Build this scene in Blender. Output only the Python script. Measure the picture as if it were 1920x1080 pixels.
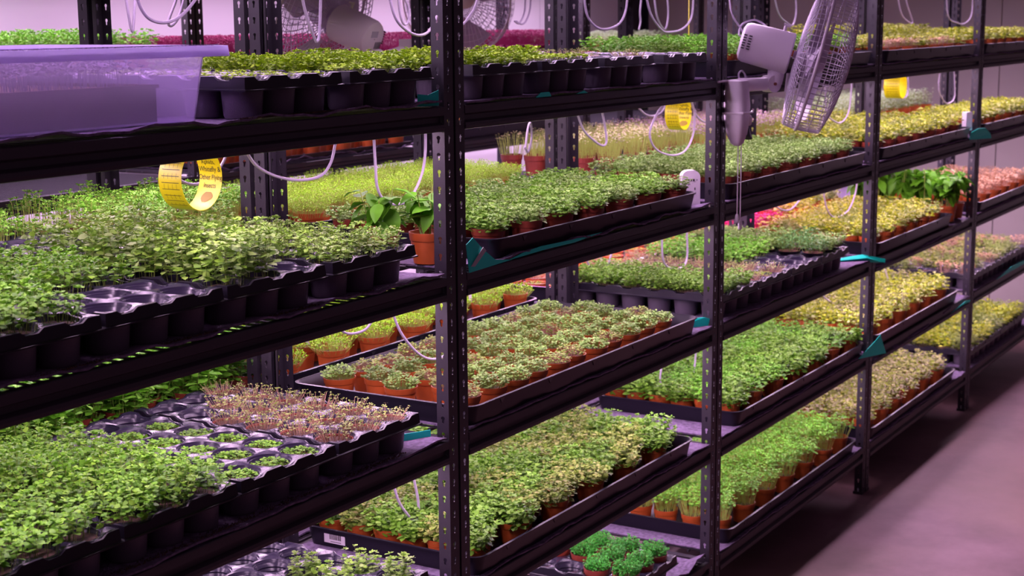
import bpy, math, random
from mathutils import Vector, Matrix
R = random.Random(7)
PI = math.pi
for o in list(bpy.data.objects):
    bpy.data.objects.remove(o)
SC = bpy.context.scene
COL = SC.collection

# ------------------------------------------------------------------ camera
cam_d = bpy.data.cameras.new('camera')
cam = bpy.data.objects.new('camera', cam_d)
COL.objects.link(cam)
cr = Vector((0.51400591, -0.85774981, -0.00794888))
cu = Vector((0.15038352, 0.08098626, 0.98530504))
cf = Vector((0.84450146, 0.507648, -0.17061886))
M = Matrix.Identity(4)
for i in range(3):
    M[i][0], M[i][1], M[i][2] = cr[i], cu[i], -cf[i]
M[0][3], M[1][3], M[2][3] = -2.8907, -1.8833, 1.8906
cam.matrix_world = M
cam_d.sensor_width = 36.0
cam_d.lens = 2901.05 / 1920 * 36
cam_d.clip_start = 0.05
cam_d.dof.use_dof = True
cam_d.dof.focus_distance = 3.35
cam_d.dof.aperture_fstop = 8.0
SC.camera = cam

# ------------------------------------------------------------------ world, lamps, exposure
W = bpy.data.worlds.new('world')
SC.world = W
W.use_nodes = True
W.node_tree.nodes['Background'].inputs[0].default_value = (0.86, 0.46, 0.78, 1)
W.node_tree.nodes['Background'].inputs[1].default_value = 0.105
SC.view_settings.view_transform = 'Standard'
SC.view_settings.look = 'None'
SC.view_settings.gamma = 1
SC.view_settings.use_curve_mapping = False
SC.view_settings.exposure = 0.0

def strip(name, x0, x1, y, z, power, colr, w=0.03, tilt=0):
    d = bpy.data.lights.new(name, 'AREA')
    d.shape = 'RECTANGLE'
    d.size = x1 - x0
    d.size_y = w
    d.energy = power
    d.color = colr
    o = bpy.data.objects.new(name, d)
    o.location = ((x0 + x1) / 2, y, z)
    o.rotation_euler = (math.radians(-tilt), 0, 0)
    COL.objects.link(o)
    return o

DECK = [None, 1.705, 1.325, 0.948, 0.573, 0.193]      # top of the beams, shelf one (highest) to five
GROW = (1.0, 0.64, 0.98)
COOL = (0.94, 0.62, 1.0)
LP = 44.0
for s in range(1, 6):
    z = 2.045 if s == 1 else DECK[s - 1] - 0.046
    strip('grow_tube_front', -1.5, 6.0, 0.10, z, LP * (0.7, 0.95, 0.95, 0.92, 0.62)[s - 1], GROW if s > 1 else COOL, tilt=(8, 8, 8, 8, 2)[s - 1])
    strip('grow_tube_middle', -1.5, 6.0, 0.46, z, LP * (0.45 if s > 1 else 0.35), GROW if s > 1 else COOL, tilt=10)
    strip('grow_tube_rear', -1.5, 6.0, 0.80, z, LP * (0.95 if s > 1 else 0.7), GROW if s > 1 else COOL, tilt=16)
for s in (1, 2, 3, 4):
    z = 2.045 if s == 1 else DECK[s - 1] - 0.046
    strip('grow_tube_wall_rack', -1.5, 5.6, 2.24, z, LP * (0.9 if s == 1 else 1.0), COOL, tilt=20)
    strip('grow_tube_wall_rack_rear', -1.5, 5.6, 2.50, z, LP * (0.85 if s == 1 else 0.5), COOL, tilt=-10)
strip('grow_tube_magenta', 3.05, 3.75, 0.83, 1.24, 16, (1.0, 0.05, 0.5))
strip('grow_tube_pink', 1.5, 2.8, 0.95, 1.235, 9, (1.0, 0.25, 0.75))

# ------------------------------------------------------------------ materials
def new_mat(name):
    m = bpy.data.materials.new(name)
    m.use_nodes = True
    nt = m.node_tree
    b = nt.nodes['Principled BSDF']
    return m, nt, b

def pmat(name, colr, rough=0.5, metal=0.0, spec=0.5, noise=0.0, nscale=40, bump=0.0, bscale=120, coat=0.0, alpha=None):
    m, nt, b = new_mat(name)
    b.inputs['Base Color'].default_value = (*colr, 1)
    b.inputs['Roughness'].default_value = rough
    b.inputs['Metallic'].default_value = metal
    b.inputs['Specular IOR Level'].default_value = spec
    if coat:
        b.inputs['Coat Weight'].default_value = coat
    if noise or bump:
        tc = nt.nodes.new('ShaderNodeTexCoord')
    if noise:
        n = nt.nodes.new('ShaderNodeTexNoise')
        n.inputs['Scale'].default_value = nscale
        n.inputs['Detail'].default_value = 6
        r = nt.nodes.new('ShaderNodeValToRGB')
        r.color_ramp.elements[0].position = 0.3
        r.color_ramp.elements[1].position = 0.7
        r.color_ramp.elements[0].color = tuple(c * (1 - noise) for c in colr) + (1,)
        r.color_ramp.elements[1].color = tuple(min(1, c * (1 + noise)) for c in colr) + (1,)
        nt.links.new(tc.outputs['Object'], n.inputs['Vector'])
        nt.links.new(n.outputs['Fac'], r.inputs['Fac'])
        nt.links.new(r.outputs['Color'], b.inputs['Base Color'])
    if bump:
        n2 = nt.nodes.new('ShaderNodeTexNoise')
        n2.inputs['Scale'].default_value = bscale
        n2.inputs['Detail'].default_value = 4
        bp = nt.nodes.new('ShaderNodeBump')
        bp.inputs['Strength'].default_value = bump
        bp.inputs['Distance'].default_value = 0.004
        nt.links.new(tc.outputs['Object'], n2.inputs['Vector'])
        nt.links.new(n2.outputs['Fac'], bp.inputs['Height'])
        nt.links.new(bp.outputs['Normal'], b.inputs['Normal'])
    return m

def leaf_mat(name, cols, trans=0.2, rough=0.5):
    """each leaf takes its own tint, each pot its own shift"""
    m, nt, b = new_mat(name)
    g = nt.nodes.new('ShaderNodeNewGeometry')
    r = nt.nodes.new('ShaderNodeValToRGB')
    r.color_ramp.interpolation = 'LINEAR'
    els = r.color_ramp.elements
    els[0].color = (*cols[0], 1)
    els[-1].color = (*cols[-1], 1)
    for i, c in enumerate(cols[1:-1]):
        e = els.new((i + 1) / (len(cols) - 1))
        e.color = (*c, 1)
    nt.links.new(g.outputs['Random Per Island'], r.inputs['Fac'])
    oi = nt.nodes.new('ShaderNodeObjectInfo')
    mr = nt.nodes.new('ShaderNodeMapRange')
    mr.inputs['To Min'].default_value = 0.75
    mr.inputs['To Max'].default_value = 1.2
    nt.links.new(oi.outputs['Random'], mr.inputs['Value'])
    hs = nt.nodes.new('ShaderNodeHueSaturation')
    nt.links.new(mr.outputs['Result'], hs.inputs['Value'])
    nt.links.new(r.outputs['Color'], hs.inputs['Color'])
    b.inputs['Roughness'].default_value = rough
    b.inputs['Specular IOR Level'].default_value = 0.18
    nt.links.new(hs.outputs['Color'], b.inputs['Base Color'])
    t = nt.nodes.new('ShaderNodeBsdfTranslucent')
    nt.links.new(hs.outputs['Color'], t.inputs['Color'])
    mx = nt.nodes.new('ShaderNodeMixShader')
    mx.inputs[0].default_value = trans
    out = nt.nodes['Material Output']
    nt.links.new(b.outputs[0], mx.inputs[1])
    nt.links.new(t.outputs[0], mx.inputs[2])
    nt.links.new(mx.outputs[0], out.inputs['Surface'])
    return m

MT = {}
MT['steel'] = pmat('black_powder_coat', (0.026, 0.021, 0.030), 0.45, 0, 0.4, bump=0.12, bscale=600)
MT['wire'] = pmat('black_wire', (0.03, 0.028, 0.035), 0.4)
MT['tray'] = pmat('black_tray_plastic', (0.011, 0.009, 0.016), 0.32, 0, 0.28)
MT['cell'] = pmat('black_cell_plastic', (0.105, 0.085, 0.115), 0.45, 0, 0.45, bump=0.15, bscale=500)
MT['gloss'] = pmat('glossy_cell_plastic', (0.020, 0.016, 0.034), 0.24, 0, 0.5)
MT['pot'] = pmat('terracotta_plastic', (0.42, 0.085, 0.016), 0.45, noise=0.18, nscale=18)
MT['potdark'] = pmat('dark_terracotta_plastic', (0.24, 0.04, 0.022), 0.45, noise=0.18, nscale=18)
MT['soil'] = pmat('peat', (0.055, 0.028, 0.018), 0.95, noise=0.6, nscale=160, bump=0.8, bscale=260)
MT['soilred'] = pmat('red_coir', (0.13, 0.052, 0.036), 0.95, noise=0.5, nscale=180, bump=0.8, bscale=260)
MT['mat'] = pmat('grey_felt', (0.135, 0.098, 0.17), 0.98, noise=0.45, nscale=70, bump=0.9, bscale=200)
MT['teal'] = pmat('teal_backing', (0.0, 0.72, 0.52), 0.55)
MT['silver'] = pmat('silver_stripe', (0.42, 0.40, 0.42), 0.4)
MT['white'] = pmat('white_plastic', (0.66, 0.60, 0.68), 0.4)
MT['fan'] = pmat('fan_plastic', (0.60, 0.52, 0.62), 0.38)
MT['fangrey'] = pmat('old_fan_plastic', (0.66, 0.60, 0.60), 0.45)
MT['wiregrey'] = pmat('grille_wire', (0.52, 0.46, 0.58), 0.35, 0.2)
MT['blade'] = pmat('fan_blade', (0.50, 0.42, 0.56), 0.35)
MT['dark'] = pmat('dark_plastic', (0.02, 0.02, 0.025), 0.4)
MT['red'] = pmat('brass_screw', (0.25, 0.08, 0.06), 0.3, 0.6)
MT['cable'] = pmat('white_cable', (0.40, 0.34, 0.45), 0.4)
MT['yellow'] = pmat('yellow_sticky_card', (0.80, 0.74, 0.010), 0.35, noise=0.08, nscale=20)
MT['ink'] = pmat('black_print', (0.03, 0.025, 0.02), 0.6)
MT['brownink'] = pmat('brown_print', (0.36, 0.26, 0.03), 0.6)
MT['label'] = pmat('paper_label', (0.62, 0.58, 0.62), 0.6)
MT['stemg'] = pmat('green_stem', (0.22, 0.30, 0.05), 0.6)
MT['stemp'] = pmat('pale_stem', (0.36, 0.46, 0.08), 0.6)
MT['stempink'] = pmat('pink_stem', (0.36, 0.22, 0.14), 0.6)
MT['stemmag'] = pmat('magenta_stem', (0.24, 0.002, 0.075), 0.6)
MT['inner'] = pmat('brown_planting_tray', (0.06, 0.012, 0.02), 0.7, noise=0.4, nscale=9)

L = lambda n, *c, **k: MT.__setitem__(n, leaf_mat('leaf_' + n, c, **k))
L('bright', (0.07, 0.21, 0.008), (0.125, 0.33, 0.018), (0.22, 0.45, 0.035))
L('mint', (0.115, 0.25, 0.03), (0.17, 0.35, 0.025), (0.24, 0.41, 0.06), (0.27, 0.38, 0.14))
L('yellowgreen', (0.158, 0.291, 0.005), (0.251, 0.437, 0.009), (0.353, 0.560, 0.017))
L('mid', (0.079, 0.213, 0.010), (0.140, 0.325, 0.025), (0.223, 0.426, 0.060))
L('mixed', (0.09, 0.18, 0.015), (0.17, 0.28, 0.03), (0.25, 0.34, 0.06), (0.29, 0.29, 0.09))
L('greygreen', (0.121, 0.258, 0.034), (0.205, 0.370, 0.072), (0.298, 0.470, 0.128))
L('lime', (0.19, 0.44, 0.006), (0.27, 0.56, 0.012), (0.34, 0.62, 0.03))
L('fresh', (0.084, 0.302, 0.009), (0.149, 0.448, 0.025), (0.251, 0.582, 0.072))
L('deep', (0.047, 0.168, 0.025), (0.084, 0.269, 0.043), (0.149, 0.370, 0.085))
L('emerald', (0.022, 0.20, 0.014), (0.04, 0.32, 0.025), (0.09, 0.44, 0.05))
L('varieg', (0.186, 0.302, 0.007), (0.372, 0.470, 0.010), (0.512, 0.560, 0.034), (0.465, 0.515, 0.238))
L('varieg2', (0.149, 0.224, 0.017), (0.316, 0.403, 0.034), (0.409, 0.403, 0.170), (0.391, 0.336, 0.238))
L('olive', (0.149, 0.235, 0.030), (0.260, 0.358, 0.060), (0.372, 0.426, 0.153))
L('pinkish', (0.223, 0.291, 0.085), (0.372, 0.381, 0.187), (0.539, 0.426, 0.272))
L('purple', (0.32, 0.20, 0.30), (0.42, 0.26, 0.36), (0.50, 0.40, 0.40))
L('silvergreen', (0.205, 0.358, 0.119), (0.391, 0.538, 0.306), (0.539, 0.650, 0.468))
L('salmon', (0.45, 0.26, 0.12), (0.58, 0.34, 0.18), (0.62, 0.42, 0.26))
L('magenta', (0.14, 0.002, 0.045), (0.24, 0.004, 0.075), (0.30, 0.02, 0.10))
L('darkpurple', (0.08, 0.05, 0.12), (0.15, 0.09, 0.20))  # dark purple for the bin's sprouts and rim grip
L('basil', (0.033, 0.134, 0.005), (0.065, 0.235, 0.009), (0.149, 0.381, 0.017))
L('cress', (0.121, 0.358, 0.017), (0.205, 0.515, 0.043), (0.298, 0.616, 0.085))

def frosted():
    m, nt, b = new_mat('frosted_polypropylene')
    out = nt.nodes['Material Output']
    nt.nodes.remove(b)
    rf = nt.nodes.new('ShaderNodeBsdfRefraction')
    rf.inputs['Color'].default_value = (0.93, 0.86, 1, 1)
    rf.inputs['Roughness'].default_value = 0.13
    rf.inputs['IOR'].default_value = 1.03
    tl = nt.nodes.new('ShaderNodeBsdfTranslucent')
    tl.inputs['Color'].default_value = (0.84, 0.74, 0.97, 1)
    df = nt.nodes.new('ShaderNodeBsdfPrincipled')
    df.inputs['Base Color'].default_value = (0.60, 0.50, 0.90, 1)
    df.inputs['Roughness'].default_value = 0.3
    m1 = nt.nodes.new('ShaderNodeMixShader')
    m1.inputs[0].default_value = 0.4
    m2 = nt.nodes.new('ShaderNodeMixShader')
    m2.inputs[0].default_value = 0.17
    nt.links.new(tl.outputs[0], m1.inputs[1])
    nt.links.new(df.outputs[0], m1.inputs[2])
    nt.links.new(rf.outputs[0], m2.inputs[1])
    nt.links.new(m1.outputs[0], m2.inputs[2])
    nt.links.new(m2.outputs[0], out.inputs['Surface'])
    return m
MT['frost'] = frosted()
def frosted_rim():
    m, nt, b = new_mat('frosted_rim')
    b.inputs['Base Color'].default_value = (0.66, 0.56, 0.92, 1)
    b.inputs['Roughness'].default_value = 0.3
    tl = nt.nodes.new('ShaderNodeBsdfTranslucent')
    tl.inputs['Color'].default_value = (0.86, 0.80, 0.98, 1)
    mx = nt.nodes.new('ShaderNodeMixShader')
    mx.inputs[0].default_value = 0.65
    nt.links.new(b.outputs[0], mx.inputs[1]); nt.links.new(tl.outputs[0], mx.inputs[2])
    nt.links.new(mx.outputs[0], nt.nodes['Material Output'].inputs['Surface'])
    return m
MT['frostrim'] = frosted_rim()

def floor_mat():
    m, nt, b = new_mat('stained_concrete')
    tc = nt.nodes.new('ShaderNodeTexCoord')
    n1 = nt.nodes.new('ShaderNodeTexNoise'); n1.inputs['Scale'].default_value = 2.2; n1.inputs['Detail'].default_value = 8
    n1.inputs['Roughness'].default_value = 0.65
    n2 = nt.nodes.new('ShaderNodeTexNoise'); n2.inputs['Scale'].default_value = 0.9; n2.inputs['Detail'].default_value = 3
    r = nt.nodes.new('ShaderNodeValToRGB')
    e = r.color_ramp.elements
    e[0].position = 0.30; e[0].color = (0.085, 0.042, 0.040, 1)
    e[1].position = 0.72; e[1].color = (0.20, 0.108, 0.128, 1)
    mid = e.new(0.5); mid.color = (0.145, 0.072, 0.082, 1)
    mx = nt.nodes.new('ShaderNodeMix'); mx.data_type = 'RGBA'
    rr = nt.nodes.new('ShaderNodeValToRGB')
    rr.color_ramp.elements[0].position = 0.45; rr.color_ramp.elements[1].position = 0.68
    rr.color_ramp.elements[1].color = (0.6, 0.6, 0.6, 1)
    nt.links.new(tc.outputs['Object'], n1.inputs['Vector']); nt.links.new(tc.outputs['Object'], n2.inputs['Vector'])
    nt.links.new(n1.outputs['Fac'], r.inputs['Fac']); nt.links.new(n2.outputs['Fac'], rr.inputs['Fac'])
    nt.links.new(rr.outputs['Color'], mx.inputs[0]); nt.links.new(r.outputs['Color'], mx.inputs[6])
    mx.inputs[7].default_value = (0.19, 0.115, 0.085, 1)
    nt.links.new(mx.outputs[2], b.inputs['Base Color'])
    b.inputs['Roughness'].default_value = 0.6
    bp = nt.nodes.new('ShaderNodeBump'); bp.inputs['Strength'].default_value = 0.15
    nt.links.new(n1.outputs['Fac'], bp.inputs['Height']); nt.links.new(bp.outputs['Normal'], b.inputs['Normal'])
    return m
MT['floor'] = floor_mat()
MT['wall'] = pmat('white_wall_panel', (0.78, 0.74, 0.78), 0.5, noise=0.04, nscale=1.5)
MT['wallend'] = pmat('grey_wall_panel', (0.48, 0.44, 0.40), 0.5, noise=0.04, nscale=1.5)

# ------------------------------------------------------------------ mesh helpers
class MB:
    def __init__(s):
        s.v, s.f, s.m = [], [], []
    def add(s, vs, fs, mi=0):
        n = len(s.v)
        s.v.extend(vs)
        for f in fs:
            s.f.append(tuple(i + n for i in f)); s.m.append(mi)
    def box(s, x0, x1, y0, y1, z0, z1, mi=0):
        s.add([(x0,y0,z0),(x1,y0,z0),(x1,y1,z0),(x0,y1,z0),(x0,y0,z1),(x1,y0,z1),(x1,y1,z1),(x0,y1,z1)],
              [(0,3,2,1),(4,5,6,7),(0,1,5,4),(1,2,6,5),(2,3,7,6),(3,0,4,7)], mi)
    def rev(s, prof, seg=20, mi=0, c=(0,0,0)):
        vs, fs = [], []
        for r, z in prof:
            for k in range(seg):
                a = 2 * PI * k / seg
                vs.append((c[0] + r * math.cos(a), c[1] + r * math.sin(a), c[2] + z))
        for i in range(len(prof) - 1):
            for k in range(seg):
                k2 = (k + 1) % seg
                fs.append((i*seg+k, i*seg+k2, (i+1)*seg+k2, (i+1)*seg+k))
        s.add(vs, fs, mi)
    def disc(s, r, z, seg=20, mi=0, c=(0,0,0)):
        s.add([(c[0]+r*math.cos(2*PI*k/seg), c[1]+r*math.sin(2*PI*k/seg), c[2]+z) for k in range(seg)], [tuple(range(seg))], mi)
    def tube(s, pts, r, seg=6, mi=0, cap=True):
        pts = [Vector(p) for p in pts]
        n = len(pts)
        vs, fs = [], []
        up = Vector((0.13, 0.21, 0.97))
        for i, p in enumerate(pts):
            t = (pts[min(i+1, n-1)] - pts[max(i-1, 0)])
            if t.length < 1e-9: t = Vector((0,0,1))
            t.normalize()
            a = t.cross(up)
            if a.length < 0.05: a = t.cross(Vector((1, 0, 0)))
            a.normalize(); b = t.cross(a)
            rr = r[i] if isinstance(r, (list, tuple)) else r
            for k in range(seg):
                q = p + a * (rr * math.cos(2*PI*k/seg)) + b * (rr * math.sin(2*PI*k/seg))
                vs.append(tuple(q))
        for i in range(n - 1):
            for k in range(seg):
                k2 = (k + 1) % seg
                fs.append((i*seg+k, i*seg+k2, (i+1)*seg+k2, (i+1)*seg+k))
        if cap:
            fs.append(tuple(range(seg))); fs.append(tuple(range((n-1)*seg, n*seg)))
        s.add(vs, fs, mi)
    def mesh(s, name, mats, smooth=False):
        me = bpy.data.meshes.new(name)
        me.from_pydata(s.v, [], s.f)
        for m in (mats if isinstance(mats, (list, tuple)) else [mats]):
            me.materials.append(MT[m] if isinstance(m, str) else m)
        me.polygons.foreach_set('material_index', s.m)
        if smooth:
            me.polygons.foreach_set('use_smooth', [True] * len(s.f))
            if smooth != 'full':
                try: me.set_sharp_from_angle(angle=math.radians(40))
                except Exception: pass
        me.update()
        return me

def link(name, me, loc=(0,0,0), rz=0.0, parent=None, scale=None):
    o = bpy.data.objects.new(name, me)
    o.location = loc
    o.rotation_euler = (0, 0, rz)
    if scale: o.scale = (scale,) * 3 if not isinstance(scale, tuple) else scale
    if parent: o.parent = parent
    COL.objects.link(o)
    return o

def tag(o, label, cat, group=None, kind=None):
    o['label'] = label
    o['category'] = cat
    if group: o['group'] = group
    if kind: o['kind'] = kind
    return o

def catmull(pts, n=6):
    P = [Vector(p) for p in pts]
    P = [P[0] * 2 - P[1]] + P + [P[-1] * 2 - P[-2]]
    out = []
    for i in range(1, len(P) - 2):
        for k in range(n):
            t = k / n
            a, b, c, d = P[i-1], P[i], P[i+1], P[i+2]
            out.append(0.5 * ((2*b) + (c-a)*t + (2*a-5*b+4*c-d)*t*t + (3*b-a-3*c+d)*t**3))
    out.append(P[-2])
    return out

# ------------------------------------------------------------------ room
mb = MB(); mb.box(-6, 8.2, -6, 3.2, -0.1, 0.0)
fl = link('floor', mb.mesh('floor', 'floor')); fl['kind'] = 'structure'
mb = MB(); mb.box(-3.2, 7.0, 2.93, 3.05, 0, 2.9)
wb = link('wall_back', mb.mesh('wall_back', 'dark')); wb['kind'] = 'structure'
mb = MB(); mb.box(0, 1.194, -0.04, 0, 0, 2.9)
wp = mb.mesh('wall_panel', 'wall')
for i in range(8):
    link('wall_panel', wp, (-2.99 + 1.2 * i, 2.93, 0), parent=wb)
mb = MB(); mb.box(6.95, 7.06, -6, 3.0, 0, 2.9)
we = link('wall_end', mb.mesh('wall_end', 'dark')); we['kind'] = 'structure'
mb = MB(); mb.box(-0.04, 0, 0, 1.194, 0, 2.9)
wp2 = mb.mesh('wall_panel_end', 'wallend')
for i in range(7):
    link('wall_panel', wp2, (6.95, 2.89 - 1.197 - 1.2 * i, 0), parent=we)

# ------------------------------------------------------------------ racks
PX = [-1.5, 0.0, 1.482, 2.997, 4.535, 6.03]
D = 0.546
def keyhole_r(ang):
    # distance from the hole's middle to its outline: round head on top, narrow slot below
    dx, dz = math.cos(ang), math.sin(ang)
    best = 0
    for i in range(1, 60):
        t = i * 0.00022
        x, z = dx * t, dz * t
        if (x*x + (z - 0.0042)**2 < 0.0050**2) or (abs(x) < 0.0027 and -0.0088 < z < 0.004):
            best = t
    return max(best, 0.0022)

def flange(mb, x0, x1, z0, n, pitch, to3):
    """a strip with n keyholes, 2 mm thick; to3 maps (u, z, depth) to a point"""
    cx = (x0 + x1) / 2; hw = (x1 - x0) / 2; hh = pitch / 2
    ca = math.atan2(hh, hw)
    angs = sorted([ca, PI - ca, -ca, -PI + ca] + [k * PI / 8 for k in range(-7, 9)])
    outer, inner = [], []
    for a in angs:
        c, s = math.cos(a), math.sin(a)
        t = min(hw / abs(c) if abs(c) > 1e-6 else 1e9, hh / abs(s) if abs(s) > 1e-6 else 1e9)
        outer.append((c * t, s * t)); r = keyhole_r(a); inner.append((c * r, s * r))
    N = len(angs)
    for i in range(n):
        zc = z0 + pitch * (i + 0.5)
        vs = [to3(cx + u, zc + v, 0) for u, v in outer] + [to3(cx + u, zc + v, 0) for u, v in inner] \
           + [to3(cx + u, zc + v, 0.002) for u, v in inner] + [to3(cx + u, zc + v, 0.002) for u, v in outer]
        fs = []
        for k in range(N):
            k2 = (k + 1) % N
            fs += [(k, k2, N+k2, N+k), (N+k, N+k2, 2*N+k2, 2*N+k), (2*N+k, 2*N+k2, 3*N+k2, 3*N+k)]
        mb.add(vs, fs)

def post_mesh(sgn):
    mb = MB()
    n = 56; p = 0.0375
    H = n * p
    flange(mb, -0.041, -0.006, 0.0, n, p, lambda u, z, d: (u, sgn * d, z))
    flange(mb, 0.006, 0.041, 0.0, n, p, lambda u, z, d: (u, sgn * d, z))
    flange(mb, 0.0, 0.032, 0.0, n, p, lambda u, z, d: (-0.041 + d, sgn * u, z))
    flange(mb, 0.0, 0.032, 0.0, n, p, lambda u, z, d: (0.041 - d, sgn * u, z))
    y0, y1 = sorted((0, sgn * 0.014))
    mb.box(-0.0062, -0.0042, y0, y1, 0, H); mb.box(0.0042, 0.0062, y0, y1, 0, H)
    y0, y1 = sorted((sgn * 0.012, sgn * 0.014))
    mb.box(-0.0062, 0.0062, y0, y1, 0, H)
    y0, y1 = sorted((-sgn * 0.002, sgn * 0.036))
    mb.box(-0.043, -0.005, y0, y1, 0, 0.012); mb.box(0.005, 0.043, y0, y1, 0, 0.012)
    return mb.mesh('upright', 'steel')
PF, PB = post_mesh(1), post_mesh(-1)

def beam_mesh(length):
    mb = MB()
    prof = [(0.012,0.055),(0.001,0.055),(-0.001,0.053),(-0.001,0.036),(0.009,0.031),(0.009,0.020),(-0.002,0.015),(-0.003,0.008),
            (-0.002,0.001),(0.002,0.0),(0.024,0.0),(0.024,0.003),(0.013,0.003)]
    n = len(prof)
    vs = [(x, y, z) for x in (0, length) for y, z in prof]
    fs = [(k, (k+1) % n, n + (k+1) % n, n + k) for k in range(n)] + [tuple(range(n)), tuple(range(n, 2*n))]
    mb.add(vs, fs)
    return mb.mesh('shelf_beam', 'steel')

def wire_deck_mesh(length):
    mb = MB()
    k = 0; x = 0.01
    while x < length:
        mb.box(x, x + 0.004, 0.004, D - 0.004, -0.005, -0.001); x += 0.028
    for y in (0.03, 0.11, 0.19, 0.27, 0.35, 0.43, 0.51):
        mb.box(0.0, length, y, y + 0.006, -0.012, -0.005)
    return mb.mesh('wire_deck', 'wire')
mb = MB(); mb.box(-0.013, 0.013, 0.035, D - 0.035, -0.042, -0.008)
TIE = mb.mesh('side_tie', 'steel')
BM, WD = {}, {}

def rack(y0, bays, label):
    r = bpy.data.objects.new('shelving_rack', None); COL.objects.link(r)
    r.location = ((PX[bays[0]] + PX[bays[-1] + 1]) / 2, y0 + D / 2, 0)
    tag(r, label, 'shelving rack')
    inv = -Vector(r.location)
    for k in range(bays[0], bays[-1] + 2):
        link('upright', PF, (PX[k] + inv.x, y0 + inv.y, 0), parent=r)
        link('upright', PB, (PX[k] + inv.x, y0 + D + inv.y, 0), parent=r)
        for s in range(1, 6):
            link('side_tie', TIE, (PX[k] + inv.x, y0 + inv.y, DECK[s]), parent=r)
    for b in bays:
        x0, x1 = PX[b] + 0.043, PX[b+1] - 0.043
        key = round(x1 - x0, 4)
        if key not in BM: BM[key] = beam_mesh(key); WD[key] = wire_deck_mesh(key)
        for s in range(1, 6):
            z = DECK[s] - 0.055
            link('shelf_beam', BM[key], (x0 + inv.x, y0 + inv.y, z), parent=r)
            link('shelf_beam', BM[key], (x1 + inv.x, y0 + D + inv.y, z), PI, parent=r)
            link('wire_deck', WD[key], (x0 + inv.x, y0 + inv.y, DECK[s] - 0.001), parent=r)
    return r
rack(0.0, [0, 1, 2, 3, 4], 'black keyhole steel shelving rack nearest the aisle, full of seedling trays')
rack(D + 0.014, [0, 1, 2, 3, 4], 'black steel shelving rack standing directly behind the aisle rack')
rack(2.10, [0, 1, 2, 3, 4], 'black steel shelving rack against the white back wall')

# ------------------------------------------------------------------ where things stand, in words
SHELF = {1: 'top shelf', 2: 'second shelf', 3: 'third shelf', 4: 'fourth shelf', 5: 'lowest shelf'}
BAY = {0: 'left of nearest upright', 1: 'between nearest and fan uprights', 2: 'just past fan upright',
       3: 'second bay past fan', 4: 'far end bay'}

# ------------------------------------------------------------------ felt mats
def mat_sheet(x0, x1, y0, y1, s, label, droop=0.0, wav=0.004, hem=None, seed=0, zoff=0.0):
    rr = random.Random(seed)
    nx, ny = max(12, int((x1 - x0) / 0.03)), 16
    mb = MB(); vs = []
    ph = [rr.uniform(0, 6) for _ in range(4)]
    for side in (0, 1):
        for i in range(nx + 1):
            for j in range(ny + 1):
                x = x0 + (x1 - x0) * i / nx
                t = j / ny
                y = y0 + (y1 - y0) * t
                z = 0.001 + zoff + (0.004 if side else 0)
                f = max(0, 1 - t * 8)
                z += wav * f * (1 + math.sin(x * 23 + ph[0]) * 0.6 + math.sin(x * 61 + ph[1]) * 0.35)
                y += -0.005 * f * (1 + 0.7 * math.sin(x * 17 + ph[2]) + 0.4 * math.sin(x * 71 + ph[3]))
                if droop:
                    z -= droop * max(0, 1 - t * 7) * (0.6 + 0.4 * math.sin(x * 3 + ph[1]))
                vs.append((x, y, DECK[s] + z))
    st = (nx + 1) * (ny + 1)
    fs = []
    for i in range(nx):
        for j in range(ny):
            a = i * (ny + 1) + j
            fs.append((st+a, st+a+ny+1, st+a+ny+2, st+a+1)); fs.append((a, a+1, a+ny+2, a+ny+1))
    for i in range(nx):
        a = i * (ny + 1); fs.append((a, a+ny+1, st+a+ny+1, st+a))
        b = a + ny; fs.append((b, st+b, st+b+ny+1, b+ny+1))
    for j in range(ny):
        fs.append((j, st+j, st+j+1, j+1)); a = nx*(ny+1)+j; fs.append((a, a+1, st+a+1, st+a))
    mb.add(vs, fs)
    o = link('felt_mat', mb.mesh('felt_mat', 'mat', smooth=True))
    tag(o, label, 'felt mat', 'capillary felt mats on the shelves')
    return o
MATS = {}
for s in range(1, 6):
    for b in range(5):
        if s == 5 and b == 1: continue
        x0, x1 = PX[b] + 0.05, PX[b+1] - 0.05
        MATS[s, b] = mat_sheet(x0, x1, 0.004, D - 0.02, s, 'grey felt mat, aisle rack, %s, %s' % (SHELF[s], BAY[b]), seed=s * 10 + b,
                               droop=0.05 if (s, b) in ((3, 3), (4, 3)) else 0, wav=0.007 if (s, b) in ((1, 0), (2, 1), (2, 0)) else 0.003)
        if s < 5:
            mat_sheet(x0, x1, D + 0.03, 2 * D - 0.02, s, 'grey felt mat, second rack, %s, %s' % (SHELF[s], BAY[b]), seed=s * 10 + b + 100)
mat_sheet(1.60, 2.95, 2.112, 2.62, 2, 'pale felt mat edge under the far orange pots on back wall rack', wav=0.012, seed=5)
mat_sheet(0.75, 1.42, 0.012, 0.40, 5, 'crumpled grey felt mat beside crinkly green pots on lowest shelf', wav=0.02, seed=91)

def flap(pts, par, thick=0.0015, matn='teal'):
    """a folded corner of the mat's teal backing: a thin polygon fan"""
    P = [Vector(p) for p in pts]
    n = (P[1] - P[0]).cross(P[2] - P[0]).normalized() * thick
    mb = MB(); k = len(P)
    mb.add([tuple(p) for p in P] + [tuple(p + n) for p in P],
           [tuple(range(k)), tuple(range(2*k-1, k-1, -1))] + [(i, (i+1) % k, k + (i+1) % k, k + i) for i in range(k)])
    o = link('teal_backing' if matn == 'teal' else 'silver_stripe', mb.mesh('teal_backing', matn), parent=par)
    return o
z2 = DECK[2]
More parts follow.
